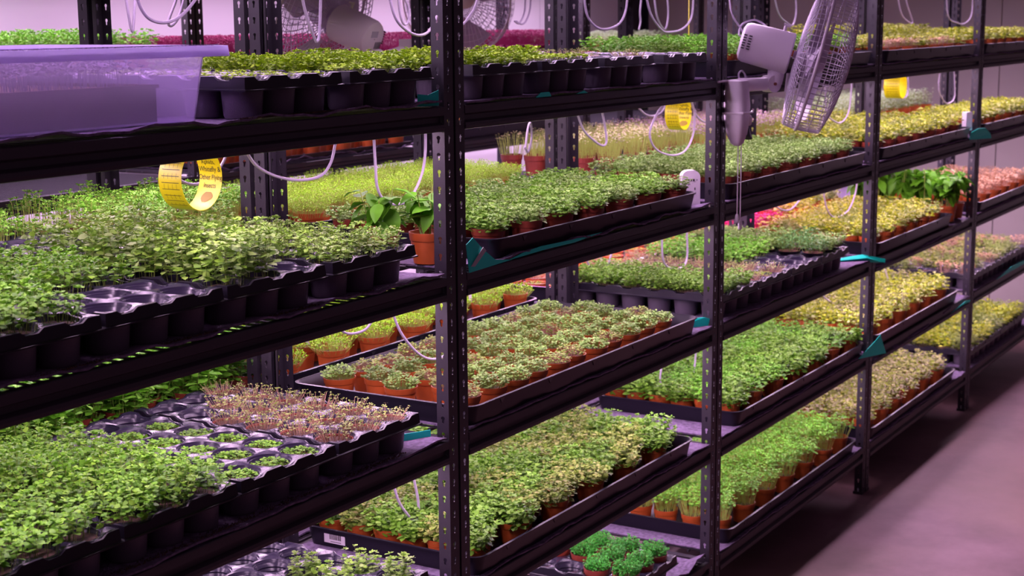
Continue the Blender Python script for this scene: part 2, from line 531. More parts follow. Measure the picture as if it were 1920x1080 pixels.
# the turned-up corner beside the nearest upright, second shelf
flap([(0.046,-0.004,z2-0.002),(0.235,-0.004,z2+0.003),(0.16,-0.003,z2+0.013),(0.11,0.0,z2+0.045),(0.075,0.004,z2+0.075),(0.046,0.004,z2+0.062)], MATS[2,1])
flap([(0.05,-0.0065,z2+0.012),(0.066,-0.0065,z2+0.010),(0.118,-0.005,z2+0.040),(0.105,-0.005,z2+0.050)], MATS[2,1], matn='silver')
flap([(0.22,-0.004,z2+0.003),(0.40,-0.004,z2+0.006),(0.55,-0.003,z2+0.004),(0.70,-0.003,z2+0.012),(0.50,-0.002,z2+0.013),(0.38,-0.002,z2+0.016),(0.30,-0.002,z2+0.012)], MATS[2,1])
z3 = DECK[3]
flap([(1.33,0.10,z3+0.004),(1.44,0.015,z3+0.004),(1.44,0.010,z3+0.030),(1.425,0.02,z3+0.036),(1.31,0.13,z3+0.034)], MATS[3,1])
flap([(-0.16,0.11,z3+0.003),(-0.05,0.045,z3+0.003),(-0.05,0.045,z3+0.022),(-0.16,0.11,z3+0.020)], MATS[3,0])
flap([(2.80,0.16,z3+0.006),(2.93,0.02,z3+0.030),(3.02,-0.045,z3+0.005),(3.02,-0.045,z3-0.010),(2.93,0.0,z3+0.018)], MATS[3,2])
z4 = DECK[4]
flap([(2.86,0.0,z4+0.004),(3.05,-0.05,z4-0.003),(2.985,-0.045,z4+0.082)], MATS[4,2])
z1 = DECK[1]
flap([(-0.10,0.03,z1+0.002),(-0.045,0.012,z1+0.002),(-0.045,0.012,z1+0.036),(-0.075,0.02,z1+0.026),(-0.10,0.03,z1+0.029)], MATS[1,0])
flap([(0.36,0.0,z1+0.001),(0.43,-0.003,z1+0.001),(0.42,-0.003,z1+0.012),(0.38,-0.002,z1+0.012)], MATS[1,1])
flap([(0.56,-0.002,z1+0.001),(0.62,-0.003,z1+0.001),(0.60,-0.003,z1+0.008)], MATS[1,1])
flap([(4.37,-0.002,z2+0.002),(4.60,-0.045,z2-0.006),(4.58,-0.045,z2+0.018),(4.50,-0.04,z2+0.050),(4.42,-0.03,z2+0.052),(4.36,-0.01,z2+0.036)], MATS[2,3])
flap([(4.15,-0.01,z4-0.03),(4.36,-0.02,z4-0.004),(4.44,-0.02,z4-0.012),(4.44,-0.02,z4-0.022),(4.30,-0.02,z4-0.014)], MATS[4,3])
flap([(5.0,-0.004,z4+0.002),(5.6,-0.004,z4+0.0),(5.6,-0.004,z4+0.020),(5.3,-0.004,z4+0.026)], MATS[4,4])

# spilled peat along the front of the left shelves
for s, x0, x1 in ((2, -1.45, -0.30), (3, -1.45, -0.2), (1, -0.7, -0.3)):
    mb = MB()
    for _ in range(1500):
        x = R.uniform(x0, x1); y = abs(R.gauss(0, 0.012)) + 0.002
        q = R.uniform(0.0008, 0.0024); z = DECK[s] + 0.005 + 0.006 * max(0, 1 - y * 20)
        mb.add([(x-q,y,z),(x+q,y,z),(x,y+q,z),(x,y,z+q*1.6)], [(0,1,3),(1,2,3),(2,0,3)])
    o = link('spilled_peat', mb.mesh('spilled_peat', 'soil'))
    tag(o, 'dark crumbs of spilled peat along front edge of the %s, left bay' % SHELF[s], 'peat', kind='stuff')

# ------------------------------------------------------------------ foliage
def leaf(mb, b, d, l, w, droop, mi=0, twist=0.0, up=Vector((0, 0, 1))):
    d = d.normalized()
    s = d.cross(up)
    if s.length < 1e-3: s = Vector((1, 0, 0))
    s.normalize()
    if twist: s = (s * math.cos(twist) + d.cross(s) * math.sin(twist))
    z = Vector((0, 0, -1))
    p1 = b + d * (l * 0.32) + z * (l * droop * 0.08)
    p2 = b + d * (l * 0.68) + z * (l * droop * 0.32)
    t = b + d * l + z * (l * droop * 0.75)
    mb.add([tuple(b), tuple(p1 + s * w * 0.46), tuple(p1 - s * w * 0.46), tuple(p2 + s * w * 0.42), tuple(p2 - s * w * 0.42), tuple(t)],
           [(0, 2, 1), (1, 2, 4, 3), (3, 4, 5)], mi)

def stem(mb, a, b, r, mi=1):
    d = (b - a); s = d.cross(Vector((0.3, 0.9, 0.1)))
    if s.length < 1e-6: s = Vector((1, 0, 0))
    s.normalize(); q = d.cross(s).normalized()
    v = [a + s * r, a - s * r * 0.5 + q * r * 0.87, a - s * r * 0.5 - q * r * 0.87]
    w = [b + (x - a) * 0.6 for x in v]
    mb.add([tuple(x) for x in v + w], [(0, 1, 4, 3), (1, 2, 5, 4), (2, 0, 3, 5)], mi)

def plant(seed, Rr, H, stems, pairs, ll, lw, dome=0.35, lean=0.25, droop=0.35, up=0.25, sr=0.0006, box=None, var=0.3, spread=0.85, top=True, low=0.35):
    r = random.Random(seed); mb = MB()
    for _ in range(stems):
        if box:
            x, y = r.uniform(-box[0], box[0]), r.uniform(-box[1], box[1]); rad = 0.3
        else:
            a = r.uniform(0, 2 * PI); q = math.sqrt(r.random()) * spread; rad = q
            x, y = Rr * q * math.cos(a), Rr * q * math.sin(a)
        h = H * (1 - dome * rad * rad) * r.uniform(1 - var, 1.05)
        base = Vector((x * 0.92, y * 0.92, 0)) if not box else Vector((x, y, 0))
        tip = base + Vector((x * lean / max(Rr, 1e-3) * h if not box else 0, y * lean / max(Rr, 1e-3) * h if not box else 0, h)) + Vector((r.gauss(0, 0.08) * h, r.gauss(0, 0.08) * h, 0))
        stem(mb, base, tip, sr)
        az = r.uniform(0, 2 * PI)
        for k in range(pairs):
            f = 1.0 if pairs == 1 else low + (1 - low) * k / (pairs - 1)
            p = base.lerp(tip, f)
            sc = (0.75 + 0.5 * r.random()) * (0.8 if f > 0.9 and pairs > 1 else 1.0)
            for sgn in (0, PI):
                aa = az + sgn + r.gauss(0, 0.25)
                u = up + r.gauss(0, 0.18) + (0.25 if f > 0.9 else 0)
                leaf(mb, p, Vector((math.cos(aa), math.sin(aa), u)), ll * sc, lw * sc, droop, twist=r.gauss(0, 0.35))
            az += PI / 2 + r.gauss(0, 0.2)
        if top and pairs > 1:
            for sgn in (0, PI / 2, PI):
                leaf(mb, tip, Vector((math.cos(az + sgn), math.sin(az + sgn), 0.9)), ll * 0.5, lw * 0.45, 0.1)
    return mb

FOL = {}
def fol(kind, leafm, stemm, n=4, **k):
    FOL[kind] = [plant(abs(hash_s(kind)) + i, **k).mesh('foliage', [leafm, stemm], smooth=False) for i in range(n)]
def hash_s(s):
    h = 0
    for c in s: h = (h * 31 + ord(c)) % 100003
    return h

fol('mint', 'mint', 'stemg', Rr=0.056, H=0.105, stems=20, pairs=5, ll=0.0200, lw=0.0145, dome=0.15, lean=0.12, low=0.25)
fol('young', 'bright', 'stemg', Rr=0.054, H=0.062, stems=30, pairs=3, ll=0.0155, lw=0.0125, dome=0.2, low=0.5)
fol('bushy', 'bright', 'stemg', Rr=0.062, H=0.080, stems=40, pairs=4, ll=0.0150, lw=0.0115, dome=0.45, lean=0.45)
fol('lowmint', 'mint', 'stemg', Rr=0.054, H=0.055, stems=40, pairs=3, ll=0.0135, lw=0.0095, dome=0.2)
fol('clover', 'yellowgreen', 'stemg', Rr=0.056, H=0.038, stems=46, pairs=3, ll=0.0125, lw=0.0115, dome=0.25)
fol('cloverlow', 'yellowgreen', 'stemg', Rr=0.052, H=0.022, stems=70, pairs=1, ll=0.010, lw=0.009, dome=0.3)
fol('tiny', 'bright', 'stemg', Rr=0.039, H=0.018, stems=110, pairs=1, ll=0.0075, lw=0.006, dome=0.5, lean=0.4, spread=1.0)
fol('sparse', 'yellowgreen', 'stemg', Rr=0.040, H=0.013, stems=50, pairs=1, ll=0.006, lw=0.005, dome=0.3, spread=1.0)
fol('sprout', 'olive', 'stempink', Rr=0.037, H=0.034, stems=85, pairs=1, ll=0.0055, lw=0.0042, dome=0.2, var=0.6, sr=0.0007, lean=0.8, spread=1.0)
fol('dome', 'greygreen', 'stemg', Rr=0.036, H=0.036, stems=150, pairs=1, ll=0.0085, lw=0.0062, dome=0.6, lean=0.7, var=0.3, spread=1.0)
fol('dome2', 'mixed', 'stempink', Rr=0.034, H=0.033, stems=130, pairs=1, ll=0.0080, lw=0.0058, dome=0.6, lean=0.7, var=0.3, spread=1.0)
fol('leafy', 'mid', 'stemg', Rr=0.051, H=0.066, stems=46, pairs=4, ll=0.0185, lw=0.0138, dome=0.62, lean=0.75, low=0.12, up=0.1)
fol('leafymixed', 'mixed', 'stemg', Rr=0.051, H=0.062, stems=46, pairs=4, ll=0.0168, lw=0.0128, dome=0.62, lean=0.75, low=0.12, up=0.1)
fol('carpet', 'mid', 'stemg', Rr=0.050, H=0.050, stems=60, pairs=3, ll=0.0138, lw=0.0105, dome=0.55, lean=0.6, low=0.3)
fol('carpetgrey', 'greygreen', 'stemg', Rr=0.050, H=0.050, stems=60, pairs=3, ll=0.0130, lw=0.0098, dome=0.55, lean=0.6, low=0.3)
fol('grass', 'lime', 'stemp', Rr=0.048, H=0.050, stems=190, pairs=2, ll=0.0065, lw=0.0030, dome=0.25, lean=0.45, up=0.8, sr=0.0005, spread=1.0, low=0.6, top=False)
fol('chive', 'lime', 'stemp', Rr=0.046, H=0.040, stems=170, pairs=1, ll=0.0085, lw=0.0040, dome=0.45, lean=0.8, up=0.8, spread=1.0)
fol('cress', 'cress', 'stemp', Rr=0.050, H=0.092, stems=40, pairs=2, ll=0.019, lw=0.0085, dome=0.1, lean=0.15, up=0.9, droop=0.7, low=0.80, sr=0.0010)
fol('tallcress', 'fresh', 'stemp', Rr=0.046, H=0.100, stems=58, pairs=2, ll=0.0135, lw=0.009, dome=0.25, lean=0.35, up=0.3, low=0.75, sr=0.0011)
fol('fresh', 'fresh', 'stemg', Rr=0.054, H=0.062, stems=34, pairs=3, ll=0.0145, lw=0.010, dome=0.35, lean=0.4)
fol('leafyback', 'fresh', 'stemg', Rr=0.062, H=0.140, stems=36, pairs=6, ll=0.027, lw=0.014, dome=0.25, lean=0.35, up=0.3, low=0.05)
fol('varieg', 'varieg', 'stemg', Rr=0.052, H=0.062, stems=24, pairs=3, ll=0.0185, lw=0.0135, dome=0.35, lean=0.4, n=3)
fol('varieg2', 'varieg2', 'stemg', Rr=0.052, H=0.064, stems=24, pairs=3, ll=0.0175, lw=0.0125, dome=0.35, lean=0.4, n=3)
fol('olive', 'olive', 'stemg', Rr=0.050, H=0.055, stems=28, pairs=3, ll=0.015, lw=0.010, dome=0.3, n=3)
fol('pinktop', 'pinkish', 'stemp', Rr=0.052, H=0.085, stems=44, pairs=1, ll=0.0085, lw=0.006, dome=0.1, lean=0.2, sr=0.0009, var=0.35, n=3)
fol('purple', 'purple', 'stemp', Rr=0.052, H=0.095, stems=46, pairs=2, ll=0.010, lw=0.007, dome=0.2, lean=0.2, low=0.8, sr=0.0009, n=3)
fol('silver', 'silvergreen', 'stemg', Rr=0.052, H=0.095, stems=46, pairs=3, ll=0.012, lw=0.006, dome=0.2, lean=0.2, n=3)
fol('salmon', 'salmon', 'stempink', Rr=0.052, H=0.05, stems=60, pairs=1, ll=0.009, lw=0.006, dome=0.2, lean=0.3, n=3)
fol('curly', 'emerald', 'stemg', Rr=0.040, H=0.056, stems=90, pairs=3, ll=0.0085, lw=0.0085, dome=0.6, lean=0.5, droop=0.9, low=0.55)
fol('deep', 'deep', 'stemg', Rr=0.050, H=0.055, stems=48, pairs=3, ll=0.012, lw=0.007, dome=0.35, lean=0.4)

# ------------------------------------------------------------------ pots
def pot_mesh(r, h, matn, name='pot'):
    mb = MB()
    mb.rev([(r*0.70,0.001),(r*0.76,0),(r*0.90,h*0.72),(r*0.935,h*0.735),(r*0.95,h*0.76),(r*0.995,h*0.98),(r,h),(r*0.955,h),(r*0.93,h*0.78),(r*0.85,h*0.70)], 22)
    mb.disc(r*0.70, 0.001, 22)
    return mb.mesh(name, matn, smooth=True)
POT = {'pot': pot_mesh(0.0415, 0.066, 'pot'), 'potdark': pot_mesh(0.0415, 0.066, 'potdark')}
def soil_mesh(r, z, m):
    mb = MB(); r2 = random.Random(3)
    n = 20
    vs = [(0, 0, z + 0.002)] + [(r*0.6*math.cos(2*PI*k/n), r*0.6*math.sin(2*PI*k/n), z + r2.uniform(-.001, .003)) for k in range(n)] + \
         [(r*math.cos(2*PI*k/n), r*math.sin(2*PI*k/n), z - 0.001) for k in range(n)]
    fs = [(0, 1+k, 1+(k+1) % n) for k in range(n)] + [(1+k, 1+n+k, 1+n+(k+1) % n, 1+(k+1) % n) for k in range(n)]
    mb.add(vs, fs)
    return mb.mesh('soil', m, smooth='full')
SOIL = {'soil': soil_mesh(0.0385, 0.055, 'soil'), 'soilred': soil_mesh(0.0385, 0.056, 'soilred')}
CLSOIL = {'soil': soil_mesh(0.038, 0, 'soil'), 'soilred': soil_mesh(0.038, 0, 'soilred')}
mb = MB(); mb.rev([(0.033,-0.040),(0.037,-0.006),(0.0385,0.003),(0.040,0.004),(0.0405,0.002)], 20)
INNERPOT = mb.mesh('inner_pot', 'potdark', smooth=True)

def join_meshes(parts, name):
    """parts: (mesh, offset) -> one mesh"""
    mb = MB(); mats = []
    for me, off in parts:
        base = []
        for m in me.materials:
            if m not in mats: mats.append(m)
            base.append(mats.index(m))
        n = len(mb.v)
        mb.v.extend((v.co.x + off[0], v.co.y + off[1], v.co.z + off[2]) for v in me.vertices)
        for p in me.polygons:
            mb.f.append(tuple(i + n for i in p.vertices)); mb.m.append(base[p.material_index])
    return mb.mesh(name, mats)
ONE = {}
def potted(kind, x, y, z, label, group, name, detail=True, potm='pot', soilm='soil', sc=1.0, hsc=1.0, pz=1.0):
    rz = R.uniform(0, 6.28)
    if detail:
        o = link(name, POT[potm], (x, y, z), rz)
        link('soil', SOIL[soilm], parent=o)
        f = link('foliage', R.choice(FOL[kind]), (0, 0, 0.055), parent=o)
        f.scale = (sc, sc, sc * hsc * R.uniform(0.9, 1.1) / pz)
        if pz != 1: o.scale = (1, 1, pz)
    else:
        key = (kind, potm)
        if key not in ONE:
            ONE[key] = [join_meshes([(POT[potm], (0,0,0)), (SOIL[soilm], (0,0,0)), (m, (0,0,0.055))], name) for m in FOL[kind]]
        o = link(name, R.choice(ONE[key]), (x, y, z), rz)
        o.scale = (sc, sc, pz * (1 + (hsc - 1) * 0.55))
    tag(o, label, 'potted plant', group)
    return o

# ------------------------------------------------------------------ long watering trays
def long_tray_mesh(lx, ly, h=0.052):
    """rounded, flared, lipped tray; origin at its front left bottom corner"""
    mb = MB()
    def ring(inset, z, rad=0.035):
        pts = []
        for cx, cy, a0 in ((lx - rad, ly - rad, 0), (rad, ly - rad, PI/2), (rad, rad, PI), (lx - rad, rad, 1.5*PI)):
            for k in range(6):
                a = a0 + PI/2 * k / 5
                rr = rad - inset
                pts.append((cx + rr * math.cos(a), cy + rr * math.sin(a), z))
        return pts
    rings = [ring(0.014, 0.004), ring(0.012, 0.0), ring(0.002, h-0.004), ring(-0.003, h-0.004), ring(-0.004, h), ring(0.002, h+0.001), ring(0.004, h-0.002), ring(0.015, 0.004)]
    n = len(rings[0])
    vs = [p for r_ in rings for p in r_]
    fs = []
    for i in range(len(rings) - 1):
        for k in range(n):
            k2 = (k + 1) % n
            fs.append((i*n+k, i*n+k2, (i+1)*n+k2, (i+1)*n+k))
    fs.append(tuple(range((len(rings)-1)*n, len(rings)*n)))
    fs.append(tuple(range(n, 2*n))[::-1])
    mb.add(vs, fs)
    return mb.mesh('watering_tray', 'tray', smooth=True)
LT = {}
mb = MB(); mb.add([(-0.011,-0.003,0),(0.011,-0.003,0),(0,-0.001,-0.013),(-0.011,0.004,0),(0.011,0.004,0),(0,0.004,-0.013)], [(0,2,1),(0,1,4,3),(1,2,5,4),(2,0,3,5)])
NOTCH = mb.mesh('moulded_notch', 'dark')
def long_tray(x0, x1, y0, y1, s, label, zoff=0.005):
    key = (round(x1 - x0, 3), round(y1 - y0, 3))
    if key not in LT: LT[key] = long_tray_mesh(*key)
    o = link('watering_tray', LT[key], (x0, y0, DECK[s] + zoff))
    tag(o, label, 'plant tray', 'long black watering trays')
    n = int((x1 - x0) / 0.24)
    for i in range(n):
        link('moulded_notch', NOTCH, (0.14 + i * 0.235, 0.004, 0.046), parent=o)
    return o

def pots_in(x0, x1, y0, y1, s, nx, ny, kinds, desc, name, detail=True, potm='pot', soilm='soil', zoff=0.010, sc=1.0, hsc=1.0, stagger=True, miss=0.0, jit=0.004, where=None, b=1, pz=1.0):
    """a packed bed of pots, alternate columns shifted half a pot"""
    dx = (x1 - x0) / max(1, nx - 1); dy = (y1 - y0) / max(1, ny - 1)
    grp = '%s on the %s %s' % (desc.replace('pot', 'pots', 1), SHELF[s], BAY[b] if not where else 'behind')
    for i in range(nx):
        for j in range(ny):
            if R.random() < miss: continue
            x = x0 + i * dx; y = y0 + j * dy
            if stagger and i % 2: y += dy * 0.5
            if y > y1 + dy * 0.3: continue
            k = R.choices([k for k, w in kinds], [w for k, w in kinds])[0]
            potted(k, x + R.uniform(-jit, jit), y + R.uniform(-jit, jit), DECK[s] + zoff, where or '%s, %s, %s' % (desc, SHELF[s], BAY[b]), grp, name, detail, potm, soilm, sc, hsc, pz)

# ------------------------------------------------------------------ cell trays
P = 0.0945                     # cell pitch
TW, TD = 3 * P + 0.016, 6 * P + 0.016
CH = 0.080                    # sheet height over the shelf
def cell_sheet_mesh(nx=3, ny=6):
    mb = MB(); N = 24
    for i in range(nx):
        for j in range(ny):
            cx, cy = 0.008 + (i + 0.5) * P, 0.008 + (j + 0.5) * P
            rings = [[], [], [], [], []]
            for k in range(N):
                a = 2 * PI * k / N; c, s = math.cos(a), math.sin(a)
                t = (P/2) / max(abs(c), abs(s)); u, v = c*t, s*t
                mid = max(0, 1 - min(abs(u), abs(v)) / (P/2) / 0.42)
                edge = (i == 0 and c < -0.7) or (i == nx-1 and c > 0.7) or (j == 0 and s < -0.7) or (j == ny-1 and s > 0.7)
                dip = 0.0065 * min(1, mid * 2.2) if edge else 0.0
                rings[0].append((cx + 0.0405*c, cy + 0.0405*s, CH - 0.009))
                rings[1].append((cx + 0.0415*c, cy + 0.0415*s, CH - 0.0062))
                rings[2].append((cx + 0.0432*c, cy + 0.0432*s, CH - 0.0060 - dip * 0.1))
                rings[3].append((cx + 0.0448*c, cy + 0.0448*s, CH - 0.0015 - dip * 0.7))
                rings[4].append((cx + u, cy + v, CH - dip + (0.001 if mid == 0 else 0)))
            vs = [p for r_ in rings for p in r_]
            fs = [(q*N+k, q*N+(k+1) % N, (q+1)*N+(k+1) % N, (q+1)*N+k) for q in range(4) for k in range(N)]
            mb.add(vs, fs)
    return mb.mesh('cell_sheet', 'gloss', smooth=True)

def cell_skirt_mesh(nx=3, ny=6):
    """side skirt with the stepped top edge and an outward lip"""
    mb = MB(); w, d = nx * P, ny * P
    path = []
    def prof(n):
        out = []
        for i in range(n):
            for t, hi in ((0.0, 1), (0.24, 1), (0.36, 0), (0.64, 0), (0.76, 1)):
                out.append(((i + t) * P, hi))
        out.append((n * P, 1))
        return out
    o = 0.008
    for t, hi in prof(nx)[:-1]: path.append((o + t, o, hi, 0, -1))
    for t, hi in prof(ny)[:-1]: path.append((o + w, o + t, hi, 1, 0))
    for t, hi in prof(nx)[:-1]: path.append((o + w - t, o + d, hi, 0, 1))
    for t, hi in prof(ny)[:-1]: path.append((o, o + d - t, hi, -1, 0))
    n = len(path); vs = []
    for k, (x, y, hi, ax, ay) in enumerate(path):
        corner = (k in (0,) ) or path[k-1][3:] != (ax, ay)
        if corner:
            px, py = path[k-1][3:]; ax, ay = ax + px, ay + py
        zt = CH + (0.001 if hi else -0.0065)
        vs += [(x, y, zt), (x + ax*0.004, y + ay*0.004, zt - 0.001), (x + ax*0.006, y + ay*0.006, CH - 0.022), (x + ax*0.0095, y + ay*0.0095, CH - 0.024),
               (x + ax*0.0095, y + ay*0.0095, CH - 0.0265), (x + ax*0.004, y + ay*0.004, CH - 0.0265)]
    fs = [(k*6+q, ((k+1) % n)*6+q, ((k+1) % n)*6+q+1, k*6+q+1) for k in range(n) for q in range(5)]
    mb.add(vs, fs)
    return mb.mesh('skirt', 'tray', smooth=True)

mb = MB()
h = CH - 0.009
mb.rev([(0.0405,h),(0.0388,h-0.003),(0.0366,h-0.008),(0.0380,h-0.012),(0.0352,h-0.018),(0.0366,h-0.022),(0.0338,h-0.029),(0.0350,h-0.033),(0.0322,h-0.040),(0.0318,0.012),(0.0290,0.004),(0.0005,0.003)], 24, 1)
mb.rev([(0.0425,h),(0.0408,h-0.010),(0.0360,0.006),(0.0330,0.0008),(0.0005,0.0008)], 24, 0)
CELL = mb.mesh('cell', ['cell', 'gloss'], smooth=True)
SHEET, SKIRT = cell_sheet_mesh(), cell_skirt_mesh()

def cell_tray(x0, s, label, fill=None, y0=0.010, dirt=0.0):
    """fill(i, j) -> foliage kind, 'soil', or None; i counts along the shelf, j away from the aisle"""
    z = DECK[s] + 0.006
    o = link('cell_tray', SHEET, (x0, y0, z))
    tag(o, label, 'plant tray', 'black cell trays')
    link('skirt', SKIRT, parent=o)
    for i in range(3):
        for j in range(6):
            link('cell', CELL, (0.008 + (i + 0.5) * P, 0.008 + (j + 0.5) * P, 0), parent=o)
    return o

def clumps(x0, s, fill, label, grp, name, y0=0.010, depth=0.016, soilm='soil', rim=False, cat='seedlings', sc=1.0):
    z = DECK[s] + 0.006 + CH - depth
    for i in range(3):
        for j in range(6):
            k = fill(i, j)
            if not k: continue
            x, y = x0 + 0.008 + (i + 0.5) * P, y0 + 0.008 + (j + 0.5) * P
            o = link(name, CLSOIL[soilm], (x, y, z), R.uniform(0, 6.28))
            if rim: link('inner_pot', INNERPOT, parent=o)
            if k != 'soil':
                f = link('foliage', R.choice(FOL[k]), parent=o)
                f.scale = (sc, sc, sc * R.uniform(0.9, 1.12))
            tag(o, label, cat, grp)
# ------------------------------------------------------------------ top shelf, aisle rack
lab_tray = 'black cell tray of %s, %s, %s'
def ctray(x0, s, b, what, fill, kindname, depth=0.016, soilm='soil', rim=False, y0=0.010, sc=1.0, tray_label=None, clump_label=None):
    cell_tray(x0, s, tray_label or (lab_tray % (what, SHELF[s], BAY[b])), y0=y0)
    clumps(x0, s, fill, clump_label or ('clump of %s in cell tray, %s, %s' % (what, SHELF[s], BAY[b])), '%s clumps in the %s tray' % (what, SHELF[s]), kindname,
           y0=y0, depth=depth, soilm=soilm, rim=rim, sc=sc)
def always(k): return lambda i, j: k
def pick(*ks): return lambda i, j: R.choice(ks)

ctray(-0.687, 1, 0, 'thin low sprouts', always('sparse'), 'sprout_clump', depth=0.010, tray_label='black cell tray of thin low sprouts beside the frosted bin')
ctray(-0.366, 1, 0, 'yellow-green clover', lambda i, j: 'clover' if j > 0 or i > 1 else 'cloverlow', 'clover_clump', depth=0.012)
ctray(0.096, 1, 1, 'tall yellow-green clover', always('clover'), 'clover_clump', depth=0.010)
ctray(0.412, 1, 1, 'dense short greens', pick('cloverlow', 'clover', 'cloverlow'), 'greens_clump', depth=0.008)
ctray(0.742, 1, 1, 'bare soil with few sprouts', pick('soil', 'sprout', 'soil', 'soil'), 'soil_plug', depth=0.014,
      clump_label='soil plug with few sprouts, top shelf tray left of fan')
cell_tray(1.100, 1, 'empty black cell tray on top shelf nearest the white wall fan')
# frosted bin with a brown planting tray and sprouts
def bin_mesh(x, y, h, t=0.0022):
    mb = MB(); rad = 0.03; ins = 0.022
    def ring(o, z):
        pts = []
        for cx, cy, a0 in ((x - rad, y - rad, 0), (rad, y - rad, PI/2), (rad, rad, PI), (x - rad, rad, 1.5*PI)):
            for k in range(5):
                a = a0 + PI/2 * k / 4; q = rad + o
                pts.append((cx + q * math.cos(a), cy + q * math.sin(a), z))
        return pts
    rings = [ring(-ins, 0), ring(0, h - 0.006), ring(-0.002, h - 0.006), ring(-ins - 0.002, 0.003)]
    n = 20; vs = [p for r_ in rings for p in r_]
    fs = [(i*n+k, i*n+(k+1) % n, (i+1)*n+(k+1) % n, (i+1)*n+k) for i in range(len(rings)-1) for k in range(n)]
    fs += [tuple(range(n))[::-1], tuple(range((len(rings)-1)*n, len(rings)*n))]
    mb.add(vs, fs)
    return mb.mesh('storage_bin', 'frost', smooth=True)
bx0, bx1 = -1.40, -0.752
binr = link('storage_bin', bin_mesh(bx1 - bx0, 0.44, 0.137), (bx0, 0.030, DECK[1] + 0.008))
tag(binr, 'frosted lilac plastic storage bin with sprouts inside, top shelf left end', 'storage bin')
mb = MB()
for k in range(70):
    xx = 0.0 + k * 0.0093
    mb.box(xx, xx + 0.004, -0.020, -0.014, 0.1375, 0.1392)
link('rim_grip', mb.mesh('rim_grip', 'darkpurple'), parent=binr)
def rim_ring(o, z, x=bx1 - bx0, y=0.44):
    return [(-o, -o, z), (x + o, -o, z), (x + o, y + o, z), (-o, y + o, z)]
mb = MB(); rr_ = [rim_ring(-0.003, 0.131), rim_ring(0.019, 0.130), rim_ring(0.021, 0.118), rim_ring(0.023, 0.118), rim_ring(0.021, 0.137), rim_ring(-0.003, 0.138), rim_ring(-0.003, 0.131)]
mb.add([p for q in rr_ for p in q], [(i*4+k, i*4+(k+1) % 4, (i+1)*4+(k+1) % 4, (i+1)*4+k) for i in range(6) for k in range(4)])
link('bin_rim', mb.mesh('bin_rim', 'frostrim'), parent=binr)
def box_tray(lx, ly, h, matn, name):
    mb = MB(); t = 0.003
    for (x0, x1, y0, y1, z0, z1) in ((0,lx,0,ly,0,t),(0,lx,0,t,0,h),(0,lx,ly-t,ly,0,h),(0,t,0,ly,0,h),(lx-t,lx,0,ly,0,h),(-.004,lx+.004,-.004,0,h-.006,h),(-.004,lx+.004,ly,ly+.004,h-.006,h)):
        mb.box(x0, x1, y0, y1, z0, z1)
    return mb.mesh(name, matn)
it = link('planting_tray', box_tray(0.53, 0.33, 0.066, 'inner', 'planting_tray'), (bx0 + 0.03, 0.085, DECK[1] + 0.012))
tag(it, 'brown planting tray of dark sprouts seen through the frosted bin', 'plant tray')
mb = MB(); mb.box(0.004, 0.526, 0.004, 0.326, 0.05, 0.060)
link('soil', mb.mesh('soil', 'soilred'), parent=it)
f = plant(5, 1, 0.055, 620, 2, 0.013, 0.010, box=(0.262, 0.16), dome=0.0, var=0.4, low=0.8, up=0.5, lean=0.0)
fo = link('foliage', f.mesh('foliage', ['darkpurple', 'darkpurple']), (0.265, 0.165, 0.058), parent=it)
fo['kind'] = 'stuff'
# top shelf past the fan upright
long_tray(1.57, 2.93, 0.0, 0.53, 1, 'long black tray of bright green pots behind the white fan')
pots_in(1.64, 2.87, 0.06, 0.47, 1, 14, 5, [('fresh', 3), ('carpet', 1)], 'terracotta pot of bright greens', 'potted_greens', detail=False, b=2)
long_tray(3.10, 4.46, 0.0, 0.53, 1, 'long black tray of low salmon-yellow seedlings, top shelf, second bay past fan')
pots_in(3.17, 4.40, 0.06, 0.47, 1, 14, 5, [('salmon', 1), ('varieg', 1)], 'terracotta pot of salmon seedlings', 'potted_salmon_seedlings', detail=False, b=3, hsc=0.7)
long_tray(4.62, 5.95, 0.0, 0.53, 1, 'long black tray of yellow seedlings, top shelf, far end bay')
pots_in(4.69, 5.88, 0.06, 0.47, 1, 13, 5, [('varieg', 1)], 'terracotta pot of yellow seedlings', 'potted_yellow_seedlings', detail=False, b=4)

# ------------------------------------------------------------------ second shelf, aisle rack
ctray(-1.366, 2, 0, 'young bright seedlings', always('young'), 'seedling_clump', depth=0.012)
ctray(-1.062, 2, 0, 'leafy seedlings with empty front cells', lambda i, j: None if (j < 2) else 'young', 'seedling_clump', depth=0.012,
      clump_label='clump of leafy seedlings behind empty front cells, second shelf left')
ctray(-0.757, 2, 0, 'tall mint', lambda i, j: None if (i == 2 and j == 0) else 'mint', 'mint_clump', depth=0.012)
ctray(-0.440, 2, 0, 'short mint', lambda i, j: 'lowmint', 'mint_clump', depth=0.012)
long_tray(0.175, 1.335, 0.004, 0.53, 2, 'long black tray packed with green pots, second shelf by white sensor')
pots_in(0.235, 1.275, 0.062, 0.475, 2, 13, 6, [('carpet', 3), ('carpetgrey', 2)], 'dark terracotta pot of dense cress', 'potted_cress', potm='potdark', b=1, hsc=0.95)
long_tray(1.57, 2.90, 0.0, 0.53, 2, 'long black tray of grey-green pots below the white fan')
pots_in(1.64, 2.84, 0.06, 0.475, 2, 14, 6, [('carpetgrey', 1)], 'dark terracotta pot of grey-green herbs', 'potted_herbs', detail=False, potm='potdark', b=2)
long_tray(3.08, 4.42, 0.0, 0.53, 2, 'long black tray of yellow plants, second shelf, second bay past fan')
pots_in(3.14, 4.36, 0.06, 0.475, 2, 14, 6, [('varieg', 3), ('olive', 1)], 'terracotta pot of yellow variegated plants', 'potted_yellow_plants', detail=False, b=3, potm='potdark')
long_tray(4.64, 5.95, 0.0, 0.53, 2, 'long black tray of yellow plants, second shelf, far end bay')
